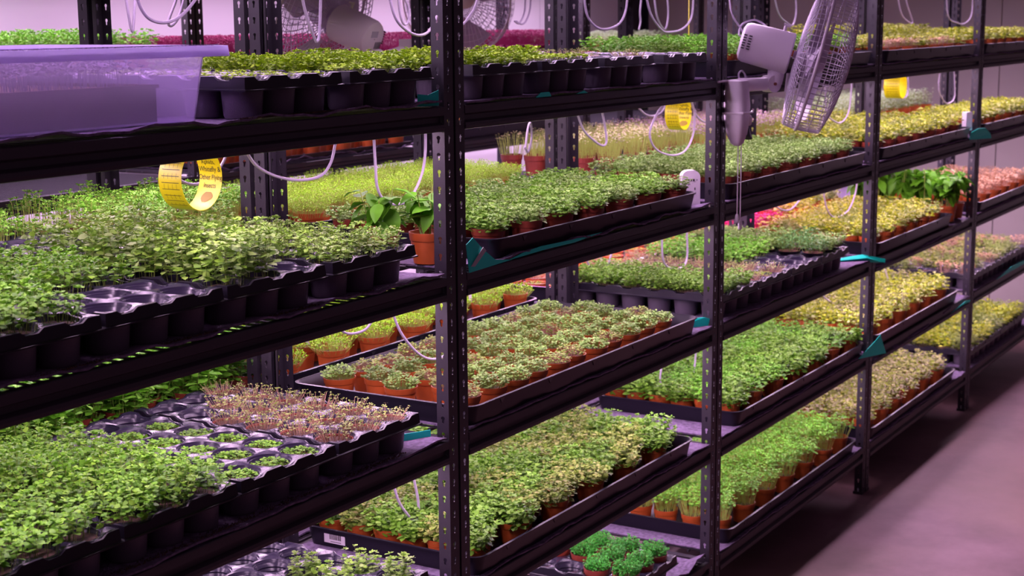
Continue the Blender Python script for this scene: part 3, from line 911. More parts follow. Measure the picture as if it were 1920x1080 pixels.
pots_in(4.70, 5.88, 0.06, 0.30, 2, 13, 4, [('varieg', 1)], 'terracotta pot of yellow variegated plants', 'potted_yellow_plants', detail=False, b=4)

# ------------------------------------------------------------------ third shelf, aisle rack
ctray(-1.348, 3, 0, 'loose bushy greens', always('young'), 'greens_clump', depth=0.012)
ctray(-1.045, 3, 0, 'tall bushy greens', always('bushy'), 'greens_clump', depth=0.012)
ctray(-0.740, 3, 0, 'tiny lime sprouts', lambda i, j: 'tiny' if not (j == 5 or (i == 0 and j > 3)) else None, 'lime_sprout_clump', depth=0.020, rim=True)
ctray(-0.436, 3, 0, 'thin red-stemmed sprouts', lambda i, j: 'sprout' if not (i == 0 and j > 3) and not (i == 1 and j == 5) else None, 'red_sprout_clump', depth=0.012, soilm='soil', rim=True)
long_tray(0.050, 1.335, -0.004, 0.53, 3, 'long black tray of small domed pots, third shelf, left of the fan upright')
def domed():
    nx = 11
    for i in range(nx):
        for j in range(5):
            x = 0.125 + i * 0.1055 + (0.0 if j % 2 == 0 else 0.052); y = 0.058 + j * 0.094
            if x > 1.25: continue
            potted(R.choice(['dome', 'dome', 'dome2']), x + R.uniform(-.006, .006), y + R.uniform(-.006, .006), DECK[3] + 0.010,
                   'terracotta pot of sparse domed cress, third shelf, between nearest and fan uprights', 'domed pots on the third shelf', 'potted_domed_cress', soilm=R.choice(['soil', 'soilred']), hsc=R.uniform(0.85, 1.15), pz=0.84)
domed()
ctray(1.540, 3, 2, 'dense low greens', always('carpet'), 'greens_clump', depth=0.004)
ctray(1.842, 3, 2, 'pale scattered sprouts', pick('sprout', 'sparse', 'sprout'), 'sprout_clump', depth=0.008, soilm='soilred')
ctray(2.144, 3, 2, 'fresh greens with empty front cells', lambda i, j: None if j < 2 else 'fresh', 'greens_clump', depth=0.006, sc=1.1,
      clump_label='clump of fresh greens behind empty cells, third shelf past fan upright')
ctray(2.446, 3, 2, 'tall grey-green herbs', pick('deep', 'carpetgrey', 'carpetgrey'), 'herb_clump', depth=-0.008, soilm='soilred', sc=1.1)
long_tray(3.07, 4.16, 0.0, 0.53, 3, 'long black tray of yellow plants, third shelf in front of bushy basil')
pots_in(3.13, 4.10, 0.06, 0.475, 3, 12, 6, [('varieg', 4), ('olive', 1)], 'terracotta pot of yellow variegated plants', 'potted_yellow_plants', detail=False, b=3)
long_tray(4.64, 5.95, 0.0, 0.53, 3, 'long black tray of salmon seedlings, third shelf, far end bay')
pots_in(4.70, 5.88, 0.06, 0.475, 3, 13, 5, [('salmon', 1)], 'terracotta pot of salmon seedlings', 'potted_salmon_seedlings', detail=False, b=4)

# ------------------------------------------------------------------ fourth shelf, aisle rack
cell_tray(-0.735, 4, 'empty black cell tray low on fourth shelf, left of nearest upright')
ctray(-0.412, 4, 0, 'leggy mint', lambda i, j: 'mint' if (i == 2 and j in (0, 1)) or (i == 1 and j in (1, 2)) else None, 'mint_clump', depth=0.030, sc=0.72)
tr4 = long_tray(0.075, 1.315, -0.002, 0.53, 4, 'long black tray with white barcode label, fourth shelf by nearest upright')
pots_in(0.140, 1.250, 0.060, 0.475, 4, 12, 6, [('leafy', 2), ('leafymixed', 2)], 'terracotta pot of leafy greens', 'potted_leafy_greens', b=1, pz=0.88)
mb = MB(); mb.box(-0.0012, 0, 0.40, 0.465, 0.010, 0.036)
lb = link('barcode_label', mb.mesh('barcode_label', 'label'), (0.0055, 0, 0.004), parent=tr4)
mb = MB(); yy = 0.412
for k in range(14):
    w = R.choice([0.0008, 0.0014, 0.002]); mb.box(-0.0017, -0.0012, yy, yy + w, 0.020, 0.033); yy += w + R.choice([0.0009, 0.0015])
mb.box(-0.0017, -0.0012, 0.412, 0.445, 0.0135, 0.0150)
link('bars', mb.mesh('bars', 'ink'), parent=lb)
long_tray(1.66, 2.94, 0.0, 0.53, 4, 'long black tray of dense green pots, fourth shelf just past fan upright')
pots_in(1.72, 2.88, 0.06, 0.475, 4, 13, 6, [('fresh', 2), ('leafy', 2)], 'terracotta pot of dense green herbs', 'potted_green_herbs', detail=False, b=2)
long_tray(3.08, 4.32, 0.0, 0.53, 4, 'long black tray of yellow plants, fourth shelf, second bay past fan')
pots_in(3.14, 4.26, 0.06, 0.475, 4, 12, 6, [('varieg', 3), ('varieg2', 1)], 'terracotta pot of yellow variegated plants', 'potted_yellow_plants', detail=False, b=3, hsc=1.15)
for q, x0 in enumerate((4.60, 4.905, 5.21, 5.515)):
    ctray(x0, 4, 4, 'mixed olive and pink seedlings', pick('olive', 'varieg2', 'salmon', 'soil'), 'pink_seedling_clump', depth=0.010,
          tray_label='black cell tray of mixed olive and pink seedlings, fourth shelf, far end bay',
          clump_label='clump of olive or pink seedlings, fourth shelf, far end bay')
# ------------------------------------------------------------------ lowest shelf, aisle rack
cell_tray(0.93, 5, 'black cell tray of crinkly green herbs on the lowest shelf')
for i in range(3):
    for j in range(6):
        if (i, j) in ((0, 2), (0, 3), (0, 4), (0, 5), (1, 4), (1, 5), (2, 5)): continue
        potted('curly', 0.93 + 0.008 + (i + 0.5) * P, 0.018 + (j + 0.5) * P, DECK[5] + 0.034, 'pot of crinkly emerald herb in cell tray on the lowest shelf', 'crinkly herbs on the lowest shelf', 'potted_crinkly_herb', potm='potdark', sc=0.95)
long_tray(1.60, 2.88, 0.0, 0.50, 5, 'long black tray of tall pale-stemmed cress on lowest shelf')
pots_in(1.66, 2.82, 0.06, 0.445, 5, 13, 5, [('tallcress', 1)], 'terracotta pot of tall pale-stemmed cress', 'potted_tall_cress', b=2)
long_tray(3.06, 4.32, 0.0, 0.53, 5, 'long black tray of pinkish-yellow plants on lowest shelf')
pots_in(3.12, 4.26, 0.06, 0.475, 5, 12, 6, [('varieg2', 1)], 'terracotta pot of pinkish-yellow plants', 'potted_pinkish_plants', detail=False, b=3, hsc=1.1)
for q, x0 in enumerate((4.60, 4.905, 5.21, 5.515)):
    ctray(x0, 5, 4, 'olive seedlings', pick('olive', 'varieg'), 'olive_seedling_clump', depth=0.006, sc=1.15,
          tray_label='black cell tray of dense olive seedlings on lowest shelf, far end bay')

# ------------------------------------------------------------------ second rack
def bed(x0, x1, y0, y1, s, nx, ny, kinds, desc, name, **k):
    pots_in(x0, x1, y0, y1, s, nx, ny, kinds, desc, name, detail=k.pop('detail', False), zoff=0.009, where='%s, %s of second rack' % (desc, SHELF[s]), **k)
bed(-0.20, 0.40, 0.66, 1.04, 1, 7, 5, [('grass', 1)], 'pot of fine lime grass', 'potted_lime_grass', pz=0.6)
bed(0.50, 1.50, 0.66, 1.04, 1, 11, 5, [('cloverlow', 1), ('clover', 2)], 'pot of yellow-green clover', 'potted_clover', pz=0.7)
bed(1.66, 2.92, 0.80, 1.04, 1, 14, 3, [('pinktop', 1)], 'pot of pink-tipped sprouts', 'potted_pink_sprouts', pz=0.6, hsc=0.7)
bed(2.05, 3.20, 0.63, 0.73, 1, 13, 2, [('fresh', 1)], 'pot of bright low greens', 'potted_greens')
bed(4.40, 5.80, 0.66, 0.85, 1, 15, 3, [('varieg', 1)], 'pot of tall golden leaves', 'potted_golden_herbs', hsc=1.35)
# second shelf
cell_tray(-0.66, 2, 'half-empty black cell tray of tall cress, second shelf of second rack', y0=0.575)
clumps(-0.66, 2, lambda i, j: 'cress' if j > 2 else None, 'clump of tall cress in half-empty cell tray on the second rack', 'tall cress clumps', 'tall_cress_clump', y0=0.575, depth=0.05)
bed(-0.30, 0.12, 0.64, 1.04, 2, 5, 5, [('cress', 1)], 'dark pot of tall cress', 'potted_tall_cress', potm='potdark', detail=True)
bed(-1.30, -0.75, 0.70, 1.04, 2, 6, 4, [('cress', 1)], 'dark pot of tall cress at left end', 'potted_tall_cress', potm='potdark')
potted('sprout', 0.165, 0.70, z2 + 0.009, 'pot of cut-down stubble beside the fine lime grass', None, 'potted_stubble', hsc=0.5)
long_tray(0.215, 1.40, 0.580, 1.085, 2, 'long black tray of fine lime grass on second rack, second shelf')
pots_in(0.275, 1.34, 0.635, 1.035, 2, 12, 5, [('grass', 1)], 'terracotta pot of fine lime grass', 'potted_lime_grass', b=1, where='terracotta pot of fine lime grass, second shelf of second rack', sc=1.06)
bed(1.98, 2.68, 0.64, 1.04, 2, 8, 5, [('pinktop', 1)], 'dark pot of tall pink-tipped sprouts', 'potted_pink_sprouts', potm='potdark', hsc=1.15)
bed(2.80, 3.70, 0.64, 1.04, 2, 10, 5, [('purple', 1)], 'pot of purple-topped stems', 'potted_purple_stems')
bed(3.85, 4.45, 0.64, 0.84, 2, 7, 3, [('varieg', 1)], 'pot of golden leaves', 'potted_golden_herbs')
bed(4.60, 5.85, 0.64, 1.04, 2, 13, 5, [('silver', 1), ('silver', 1)], 'pot of silvery green herbs', 'potted_silver_herbs', hsc=1.1)
# third shelf
bed(-1.25, 0.02, 0.65, 1.04, 3, 13, 5, [('leafyback', 1)], 'pot of rich green leafy herbs', 'potted_leafy_herbs', potm='potdark', sc=1.1)
long_tray(0.095, 1.38, 0.580, 1.085, 3, 'long black tray of light lime seedlings on second rack, third shelf')
pots_in(0.155, 1.32, 0.635, 1.035, 3, 13, 5, [('chive', 1)], 'terracotta pot of light lime seedlings', 'potted_lime_seedlings', b=1, where='terracotta pot of light lime seedlings, third shelf of second rack', miss=0.04)
long_tray(1.56, 2.93, 0.580, 1.085, 3, 'long black tray of bare pink-lit pots on second rack')
pots_in(1.62, 2.87, 0.635, 1.035, 3, 14, 5, [('sprout', 1), ('sparse', 2)], 'terracotta pot of bare soil under pink light', 'potted_bare_soil', detail=False, soilm='soilred', hsc=0.5, b=2, where='terracotta pot of bare soil under pink light on second rack')
mt = link('planting_tray', box_tray(0.56, 0.46, 0.05, 'potdark', 'planting_tray'), (3.10, 0.60, z3 + 0.006))  # stands in for a pink-lit surface; the pink light is put into the leaf colour
tag(mt, 'low tray whose magenta leaves stand in for a pink-lit surface, second rack', 'plant tray')
f = plant(9, 1, 0.05, 1500, 1, 0.010, 0.007, box=(0.27, 0.22), dome=0, lean=0, var=0.3)
fo = link('foliage', f.mesh('foliage', ['magenta', 'stemmag']), (0.28, 0.23, 0.03), parent=mt); fo['kind'] = 'stuff'
bed(3.72, 4.45, 0.64, 0.84, 3, 8, 3, [('varieg', 2), ('olive', 1)], 'pot of golden leaves', 'potted_golden_herbs')
bed(1.66, 2.90, 0.64, 1.04, 4, 13, 5, [('fresh', 1)], 'pot of dense green herbs', 'potted_green_herbs')
bed(0.15, 1.36, 0.64, 1.04, 4, 13, 5, [('leafy', 1)], 'pot of leafy greens', 'potted_leafy_greens')

# ------------------------------------------------------------------ wall rack
def wallbed(x0, x1, y0, y1, s, nx, ny, kinds, desc, name, **k):
    pots_in(x0, x1, y0, y1, s, nx, ny, kinds, desc, name, detail=False, zoff=0.003, where='%s, %s of wall rack' % (desc, SHELF[s]), **k)
wallbed(0.10, 1.30, 2.18, 2.58, 1, 13, 5, [('fresh', 1)], 'pot of bushy fresh greens', 'potted_greens', hsc=1.7)
for q, x0 in enumerate((1.40, 2.15, 3.08, 3.82)):
    t_ = link('planting_tray', box_tray(0.70, 0.48, 0.04, 'tray', 'planting_tray'), (x0, 2.13, z1 + 0.003))
    tag(t_, 'black tray of magenta microgreens along top of wall rack', 'plant tray', 'magenta microgreen trays')
    f = plant(20 + q, 1, 0.105, 2600, 2, 0.011, 0.008, box=(0.34, 0.23), dome=0, lean=0, var=0.25)
    fo = link('foliage', f.mesh('foliage', ['magenta', 'stemmag']), (0.35, 0.24, 0.02), parent=t_); fo['kind'] = 'stuff'
wallbed(4.62, 5.90, 2.18, 2.50, 1, 14, 4, [('silver', 1), ('olive', 1)], 'pot of pale green herbs', 'potted_pale_herbs', hsc=0.6)
t_ = link('planting_tray', box_tray(1.30, 0.47, 0.02, 'tray', 'planting_tray'), (1.59, 2.12, z2 + 0.010))
tag(t_, 'shallow black tray of orange pots on the back wall rack', 'plant tray')
pots_in(1.65, 2.84, 2.17, 2.55, 2, 13, 5, [('sparse', 1)], 'orange pot with barely sprouted seeds', 'potted_seeds', detail=False, zoff=0.014, where='orange pot with barely sprouted seeds, second shelf of wall rack')
long_tray(3.10, 4.40, 2.115, 2.60, 2, 'long black tray of orange pots on wall rack, farther right')
pots_in(3.17, 4.34, 2.17, 2.55, 2, 13, 5, [('sparse', 1)], 'orange pot with barely sprouted seeds', 'potted_seeds', detail=False, where='orange pot with barely sprouted seeds, second shelf of wall rack')

# ------------------------------------------------------------------ basil
def big_leaf(seed, l, w, curl):
    r = random.Random(seed); mb = MB(); nx, ny = 5, 8
    vs = []
    for j in range(ny + 1):
        t = j / ny
        hw = w * 0.5 * math.sin(PI * min(1, t ** 0.8)) ** 0.8 if 0 < t < 1 else 0.0004
        for i in range(nx):
            u = (i / (nx - 1)) * 2 - 1
            vs.append((u * hw, l * t * (1 - 0.15 * curl * t), -l * curl * t * t * 0.7 + 0.25 * hw * (1 - abs(u)) * -1 + 0.06 * hw * math.sin(t * 14)))
    fs = [(j*nx+i, j*nx+i+1, (j+1)*nx+i+1, (j+1)*nx+i) for j in range(ny) for i in range(nx - 1)]
    mb.add(vs, fs)
    return mb.mesh('leaf', 'basil', smooth='full')
BL = [big_leaf(k, 0.062, 0.036, 0.5 + 0.15 * k) for k in range(4)]
def basil(x, y, z, h, nleaf, label, seed, potm='pot', sc=1.0, group=None, potscale=1.1):
    r = random.Random(seed)
    o = link('basil_plant', POT[potm], (x, y, z)); o.scale = (potscale,) * 3
    tag(o, label, 'basil plant', group)
    link('soil', SOIL['soil'], parent=o)
    mb = MB(); tips = []
    for k in range(5):
        a = r.uniform(0, 6.28); q = r.uniform(0.004, 0.02)
        b0 = Vector((q * math.cos(a), q * math.sin(a), 0.055)); t = Vector((q * 2.6 * math.cos(a), q * 2.6 * math.sin(a), 0.055 + h * r.uniform(0.7, 1.0)))
        mb.tube([b0, b0.lerp(t, 0.5) + Vector((0, 0, 0.005)), t], [0.0022, 0.0018, 0.0012], 5); tips.append((b0, t))
    link('stems', mb.mesh('stems', 'stemg', smooth=True), parent=o)
    for k in range(nleaf):
        b0, t = tips[k % 5]
        f = r.uniform(0.45, 1.0)
        p = b0.lerp(t, f)
        lf = link('leaf', r.choice(BL), p, parent=o)
        s_ = sc * r.uniform(0.65, 1.15) * (0.85 if f > 0.9 else 1)
        lf.rotation_euler = (r.uniform(-0.75, 0.45), r.uniform(-0.3, 0.3), k * 2.4 + r.uniform(-0.4, 0.4))
        lf.scale = (s_, s_, s_)
    return o
basil(-0.010, 0.205, z2 + 0.008, 0.12, 34, 'basil in dark pot on felt mat left of nearest upright', 3, potm='potdark', sc=0.95)
basil(0.080, 0.130, z2 + 0.008, 0.12, 28, 'basil in bright orange pot tucked against the nearest upright', 8, sc=0.9, potscale=1.1)
k = 0
for x in (4.26, 4.39):
    for y in (0.06, 0.16, 0.27, 0.38, 0.49):
        k += 1
        basil(x + R.uniform(-.01, .01), y, z3 + 0.008, 0.17, 44, 'bushy dark green basil pot, third shelf at third upright past nearest', 30 + k, sc=1.15, group='basil pots past the fan')

# ------------------------------------------------------------------ cables
def cable(pts, label, r=0.0034, group=None):
    mb = MB(); mb.tube(catmull(pts, 7), r, 8)
    o = link('cable', mb.mesh('cable', 'cable', smooth=True))
    tag(o, label, 'cable', group)
    return o
LOOPS = [[[-0.353,0.3,1.618],[-0.323,0.3,1.587],[-0.262,0.3,1.559],[-0.18,0.3,1.542],[-0.103,0.3,1.544],[-0.062,0.3,1.571],[-0.04,0.3,1.619]],[[0.039,0.25,1.627],[0.043,0.25,1.559],[0.048,0.25,1.508],[0.074,0.25,1.474],[0.128,0.25,1.458],[0.185,0.25,1.469],[0.232,0.25,1.517],[0.25,0.25,1.567],[0.254,0.25,1.626]],[[-0.483,0.42,1.609],[-0.461,0.42,1.58],[-0.419,0.42,1.554],[-0.375,0.42,1.546],[-0.326,0.42,1.559],[-0.293,0.42,1.586],[-0.278,0.42,1.608]],[[-0.663,0.3,1.965],[-0.649,0.3,1.924],[-0.625,0.3,1.899],[-0.588,0.3,1.891],[-0.55,0.3,1.898],[-0.515,0.3,1.917],[-0.469,0.3,1.957]],[[-0.026,0.75,1.97],[-0.056,0.75,1.907],[-0.083,0.75,1.884],[-0.094,0.75,1.894],[-0.065,0.75,1.944],[-0.054,0.75,1.976]],[[-0.134,0.85,1.983],[-0.125,0.85,1.92],[-0.115,0.85,1.872],[-0.107,0.85,1.895],[-0.096,0.85,1.977]],[[-0.128,0.32,1.962],[-0.109,0.32,1.903],[-0.082,0.32,1.853],[-0.073,0.32,1.847],[-0.064,0.32,1.867],[-0.054,0.32,1.963]],[[0.035,0.2,1.968],[0.062,0.2,1.902],[0.104,0.2,1.871],[0.158,0.2,1.857],[0.203,0.2,1.867],[0.234,0.2,1.902],[0.245,0.2,1.964]],[[1.072,0.9,1.986],[1.083,0.9,1.914],[1.102,0.9,1.881],[1.126,0.9,1.889],[1.13,0.9,1.93],[1.105,0.9,1.962],[1.092,0.9,1.986]],[[0.671,0.35,1.979],[0.649,0.35,1.93],[0.617,0.35,1.902],[0.58,0.35,1.88],[0.539,0.35,1.889]],[[2.016,1.0,2.009],[2.011,1.0,1.924],[1.973,1.0,1.88],[1.939,1.0,1.886]],[[2.055,1.0,2.01],[2.05,1.0,1.933],[2.022,1.0,1.889],[1.988,1.0,1.876],[1.951,1.0,1.886]],[[1.215,0.33,1.986],[1.235,0.33,1.909],[1.286,0.33,1.872],[1.356,0.33,1.861],[1.445,0.33,1.876],[1.492,0.33,1.917],[1.509,0.33,1.99]],[[2.16,0.6,2.004],[2.14,0.6,1.92],[2.144,0.6,1.883],[2.132,0.6,1.853]],[[1.561,0.3,1.991],[1.608,0.3,1.908],[1.687,0.3,1.857],[1.748,0.3,1.848],[1.85,0.3,1.858],[1.921,0.3,1.899],[1.936,0.3,1.996]],[[1.936,0.45,1.998],[1.967,0.45,1.9],[2.027,0.45,1.855],[2.056,0.45,1.9],[2.041,0.45,2.0]],[[1.123,0.3,1.615],[1.163,0.3,1.566],[1.23,0.3,1.53],[1.282,0.3,1.513],[1.307,0.3,1.524],[1.296,0.3,1.573],[1.275,0.3,1.623]],[[1.074,0.45,1.512],[1.091,0.45,1.574],[1.107,0.45,1.586],[1.112,0.45,1.541],[1.09,0.45,1.503],[1.071,0.45,1.52]],[[1.716,0.3,1.617],[1.661,0.3,1.589],[1.607,0.3,1.529],[1.655,0.3,1.474],[1.777,0.3,1.445],[1.882,0.3,1.453],[1.946,0.3,1.506],[1.956,0.3,1.587]],[[1.925,0.3,1.625],[1.966,0.3,1.568],[2.033,0.3,1.541],[2.125,0.3,1.53]],[[2.123,0.6,1.581],[2.188,0.6,1.551],[2.255,0.6,1.541],[2.322,0.6,1.551],[2.368,0.6,1.578]],[[2.766,0.35,2.008],[2.838,0.35,1.908],[2.925,0.35,1.873],[2.994,0.35,1.864],[3.026,0.35,1.918],[3.008,0.35,2.011]],[[4.15,0.3,2.026],[4.244,0.3,1.907],[4.373,0.3,1.865],[4.423,0.3,1.87],[4.339,0.3,1.939],[4.254,0.3,2.028]],[[4.97,0.3,2.038],[5.03,0.3,1.893],[5.204,0.3,1.858],[5.358,0.3,1.857],[5.477,0.3,1.906],[5.476,0.3,2.045]],[[4.932,0.3,1.63],[4.907,0.3,1.538],[5.013,0.3,1.467],[5.114,0.3,1.454],[5.209,0.3,1.485],[5.179,0.3,1.623]],[[3.241,0.3,1.628],[3.27,0.3,1.507],[3.371,0.3,1.462],[3.472,0.3,1.456],[3.55,0.3,1.503],[3.58,0.3,1.626]],[[4.604,0.45,1.613],[4.692,0.45,1.519],[4.8,0.45,1.49],[4.887,0.45,1.51],[4.885,0.45,1.604]],[[0.091,0.25,1.215],[0.128,0.25,1.149],[0.184,0.25,1.093],[0.241,0.25,1.059],[0.301,0.25,1.048],[0.363,0.25,1.059]],[[0.136,0.45,1.156],[0.161,0.45,1.123],[0.201,0.45,1.109],[0.258,0.45,1.11],[0.298,0.45,1.135]],[[1.638,0.55,1.112],[1.665,0.55,1.072],[1.723,0.55,1.049],[1.794,0.55,1.054],[1.829,0.55,1.092]],[[1.705,0.3,1.189],[1.714,0.3,1.107],[1.765,0.3,1.068],[1.85,0.3,1.056],[1.905,0.3,1.081],[1.902,0.3,1.183]],[[0.082,0.25,0.785],[0.113,0.25,0.716],[0.171,0.25,0.655],[0.188,0.25,0.657],[0.192,0.25,0.701],[0.171,0.25,0.776]],[[1.713,0.3,0.754],[1.702,0.3,0.692],[1.732,0.3,0.649],[1.796,0.3,0.623],[1.904,0.3,0.626],[1.97,0.3,0.666],[1.994,0.3,0.757]],[[1.76,0.3,0.324],[1.817,0.3,0.247],[1.857,0.3,0.229],[1.901,0.3,0.258],[1.926,0.3,0.299]],[[3.248,0.3,1.2],[3.301,0.3,1.106],[3.404,0.3,1.054],[3.574,0.3,1.065],[3.661,0.3,1.126],[3.69,0.3,1.193]],[[3.08,0.45,1.132],[3.202,0.45,1.099],[3.295,0.45,1.096],[3.388,0.45,1.123]],[[3.23,0.3,0.766],[3.366,0.3,0.699],[3.54,0.3,0.659],[3.682,0.3,0.66],[3.796,0.3,0.691]],[[3.316,0.3,0.312],[3.471,0.3,0.231],[3.614,0.3,0.207],[3.699,0.3,0.231],[3.718,0.3,0.337]]]
LL = ['wide lilac cable loop in front of rear upright under the top shelf', 'deep cable loop hanging above the basil', 'cable loop threaded through nearest yellow sticky ring',
 'wide sagging cable loop above the frosted bin', 'small narrow cable loop beside the wide loop above frosted bin', 'thin V-shaped cable left of the wide loop, before the back wall',
 'narrow V-shaped cable hanging before the left distant fan', 'sagging cable loop ending at the top of nearest upright', 'small teardrop cable loop right of the left distant fan', 'cable curving behind the top of nearest upright to the right',
 'dark cable hook at the edge of the right distant fan', 'paler cable hook behind the right distant fan edge', 'round cable loop right of second rear upright, above top shelf', 'single straight cable hanging far back above top shelf',
 'large round cable loop left of fan upright, above top shelf', 'narrower cable loop inside the large round one', 'slanting cable loop right of second rear upright under the top shelf', 'slim closed cable loop under top shelf, mid bay',
 'big round cable loop below the small yellow ring', 'short cable curve touching the fan upright from the left', 'shallow cable curve under top shelf left of second yellow ring', 'slanting cable loop above the white fan motor',
 'pinched cable loop at top, right of second upright past nearest', 'rounded cable loop at top, left of third upright past nearest', 'oval cable loop left of third upright, under the top shelf', 'hanging cable loop below right of the white fan',
 'cable loop holding the third yellow trap', 'swooping cable over the domed pots left of nearest upright', 'shallow dark cable curve over the lime seedlings', 'shallow cable curve over pink-lit pots', 'long cable loop over low greens left of fan upright',
 'narrow white cable loop over leafy greens, fourth shelf', 'cable loop over dense green pots left of fan upright', 'short cable loop over tall cress on lowest shelf', 'cable loop over yellow plants, third shelf',
 'faint shallow cable curve beside yellow plants, third shelf', 'shallow cable curve over yellow plants, fourth shelf', 'cable curve over pinkish plants on lowest shelf']
for pts, lb_ in zip(LOOPS, LL): cable(pts, lb_)

# ------------------------------------------------------------------ yellow sticky traps
def ring_pt(th, y, Rr, c):
    return (c[0] + Rr * math.cos(th), y, c[2] + Rr * 1.06 * math.sin(th) - (0.012 if math.sin(th) < -0.9 else 0) * 0)
def text_mesh(txt, size):
    cu_ = bpy.data.curves.new('txt', 'FONT'); cu_.body = txt; cu_.size = size; cu_.align_x = 'CENTER'; cu_.align_y = 'CENTER'
    o = bpy.data.objects.new('txt', cu_); COL.objects.link(o)
    dg = bpy.context.evaluated_depsgraph_get()
    me = bpy.data.meshes.new_from_object(o.evaluated_get(dg))
    bpy.data.objects.remove(o)
    return me
def trap(c, Rr, w, label, lettering=True):
    mb = MB(); N = 48; vs = []
    for side in (0, 1):
        for k in range(N):
            th = 2 * PI * k / N
            vs.append(ring_pt(th, -w / 2, Rr - 0.0008 * side, (0, 0, 0))); vs.append(ring_pt(th, w / 2, Rr - 0.0008 * side, (0, 0, 0)))
    fs = []
    for k in range(N):
        k2 = (k + 1) % N
        fs += [(2*k, 2*k+1, 2*k2+1, 2*k2), (2*N+2*k, 2*N+2*k2, 2*N+2*k2+1, 2*N+2*k+1), (2*k, 2*k2, 2*N+2*k2, 2*N+2*k), (2*k+1, 2*N+2*k+1, 2*N+2*k2+1, 2*k2+1)]
    mb.add(vs, fs)
    o = link('sticky_trap', mb.mesh('sticky_trap', 'yellow', smooth=True), c)
    tag(o, label, 'sticky trap')
    mb = MB()
    def band(th0, th1, y0, y1, rr):
        n = 6; v = []
        for k in range(n + 1):
            th = th0 + (th1 - th0) * k / n
            v += [ring_pt(th, y0, rr, (0, 0, 0)), ring_pt(th, y1, rr, (0, 0, 0))]
        mb.add(v, [(2*k, 2*k+1, 2*k+3, 2*k+2) for k in range(n)])
    for k in range(11):
        th = PI * (0.62 + 0.066 * k)
        band(th, th + 0.018, -w * 0.40, w * 0.36, Rr + 0.0006)
    for q in (-0.28, -0.1, 0.08, 0.26):
        band(PI * 0.62, PI * 1.28, w * q, w * q + 0.0006, Rr + 0.0006)
    link('grid_print', mb.mesh('grid_print', 'ink'), parent=o)
    if lettering:
        mb = MB()
        for txt, th0, sz in (('Aphids,', 0.47, 0.0145), ('Whitefly &', 0.21, 0.0155), ('Other Flying', -0.06, 0.0145), ('Insects', -0.33, 0.0145)):
            me = text_mesh(txt, sz)
            q = Rr - 0.0016
            v = [ring_pt(th0 + p.co.y / q, -p.co.x * 0.86, q, (0, 0, 0)) for p in me.vertices]
            mb.add(v, [tuple(p.vertices) for p in me.polygons])
        link('lettering', mb.mesh('lettering', 'ink'), parent=o)
        mb = MB(); v = []
        n = 10
        for k in range(n + 1):
            t = k / n; th = -0.55 - 0.42 * t
            hw = 0.017 * math.sin(PI * min(1, 0.15 + 0.75 * t))
            v += [ring_pt(th, -hw, Rr - 0.0014, (0, 0, 0)), ring_pt(th, hw * 0.8, Rr - 0.0014, (0, 0, 0))]
        mb.add(v, [(2*k, 2*k+1, 2*k+3, 2*k+2) for k in range(n)])
        link('insect_print', mb.mesh('insect_print', 'brownink'), parent=o)
    return o
trap((-0.490, 0.335, 1.573), 0.062, 0.062, 'yellow sticky ring with black print hanging under top shelf, nearest one')
trap((1.845, 0.31, 1.580), 0.052, 0.050, 'yellow sticky ring hanging left of the fan upright')
trap((4.32, 0.34, 1.575), 0.058, 0.075, 'yellow sticky trap hanging right of second upright past nearest', lettering=False)
mb = MB(); mb.box(-0.012, 0.012, -0.0008, 0.0008, -0.10, 0.10)
o = link('sticky_strip', mb.mesh('sticky_strip', 'yellow'), (2.60, 0.62, 1.925)); o.rotation_euler = (0, 0.10, 0.5)
tag(o, 'thin yellow strip hanging high left of the fan upright', 'sticky trap')

# ------------------------------------------------------------------ small white sensor box
mb = MB()
def rounded_box(w, d, h, rad):
    prof = [(-w/2, 0)] + [(-w/2 + rad - rad*math.cos(a), h - rad + rad*math.sin(a)) for a in [PI/2*k/6 for k in range(7)]] + \
           [(w/2 - rad + rad*math.sin(a), h - rad + rad*math.cos(a)) for a in [PI/2*k/6 for k in range(7)]] + [(w/2, 0)]
    n = len(prof); m = MB()
    m.add([(x, -d/2, z) for x, z in prof] + [(x, d/2, z) for x, z in prof],
          [tuple(range(n)), tuple(range(2*n-1, n-1, -1))] + [(k, n+k, n+(k+1) % n, (k+1) % n) for k in range(n)])
    return m
o = link('sensor_box', rounded_box(0.058, 0.03, 0.105, 0.022).mesh('sensor_box', 'white', smooth=True), (1.425, 0.075, z2 + 0.006), -0.85)
tag(o, 'small white rounded sensor box standing beside the fan upright', 'sensor')
mb = MB()
for x, z, w, h in ((-0.018,0.072,0.008,0.006),(-0.007,0.072,0.004,0.007),(0.0,0.072,0.005,0.005),(0.008,0.072,0.006,0.007),(0.018,0.074,0.003,0.003),(-0.016,0.062,0.026,0.0015),(0.012,0.045,0.003,0.008)):
    mb.box(x - w/2, x + w/2, -0.0158, -0.0150, z, z + h)
link('marks', mb.mesh('marks', 'dark'), parent=o)

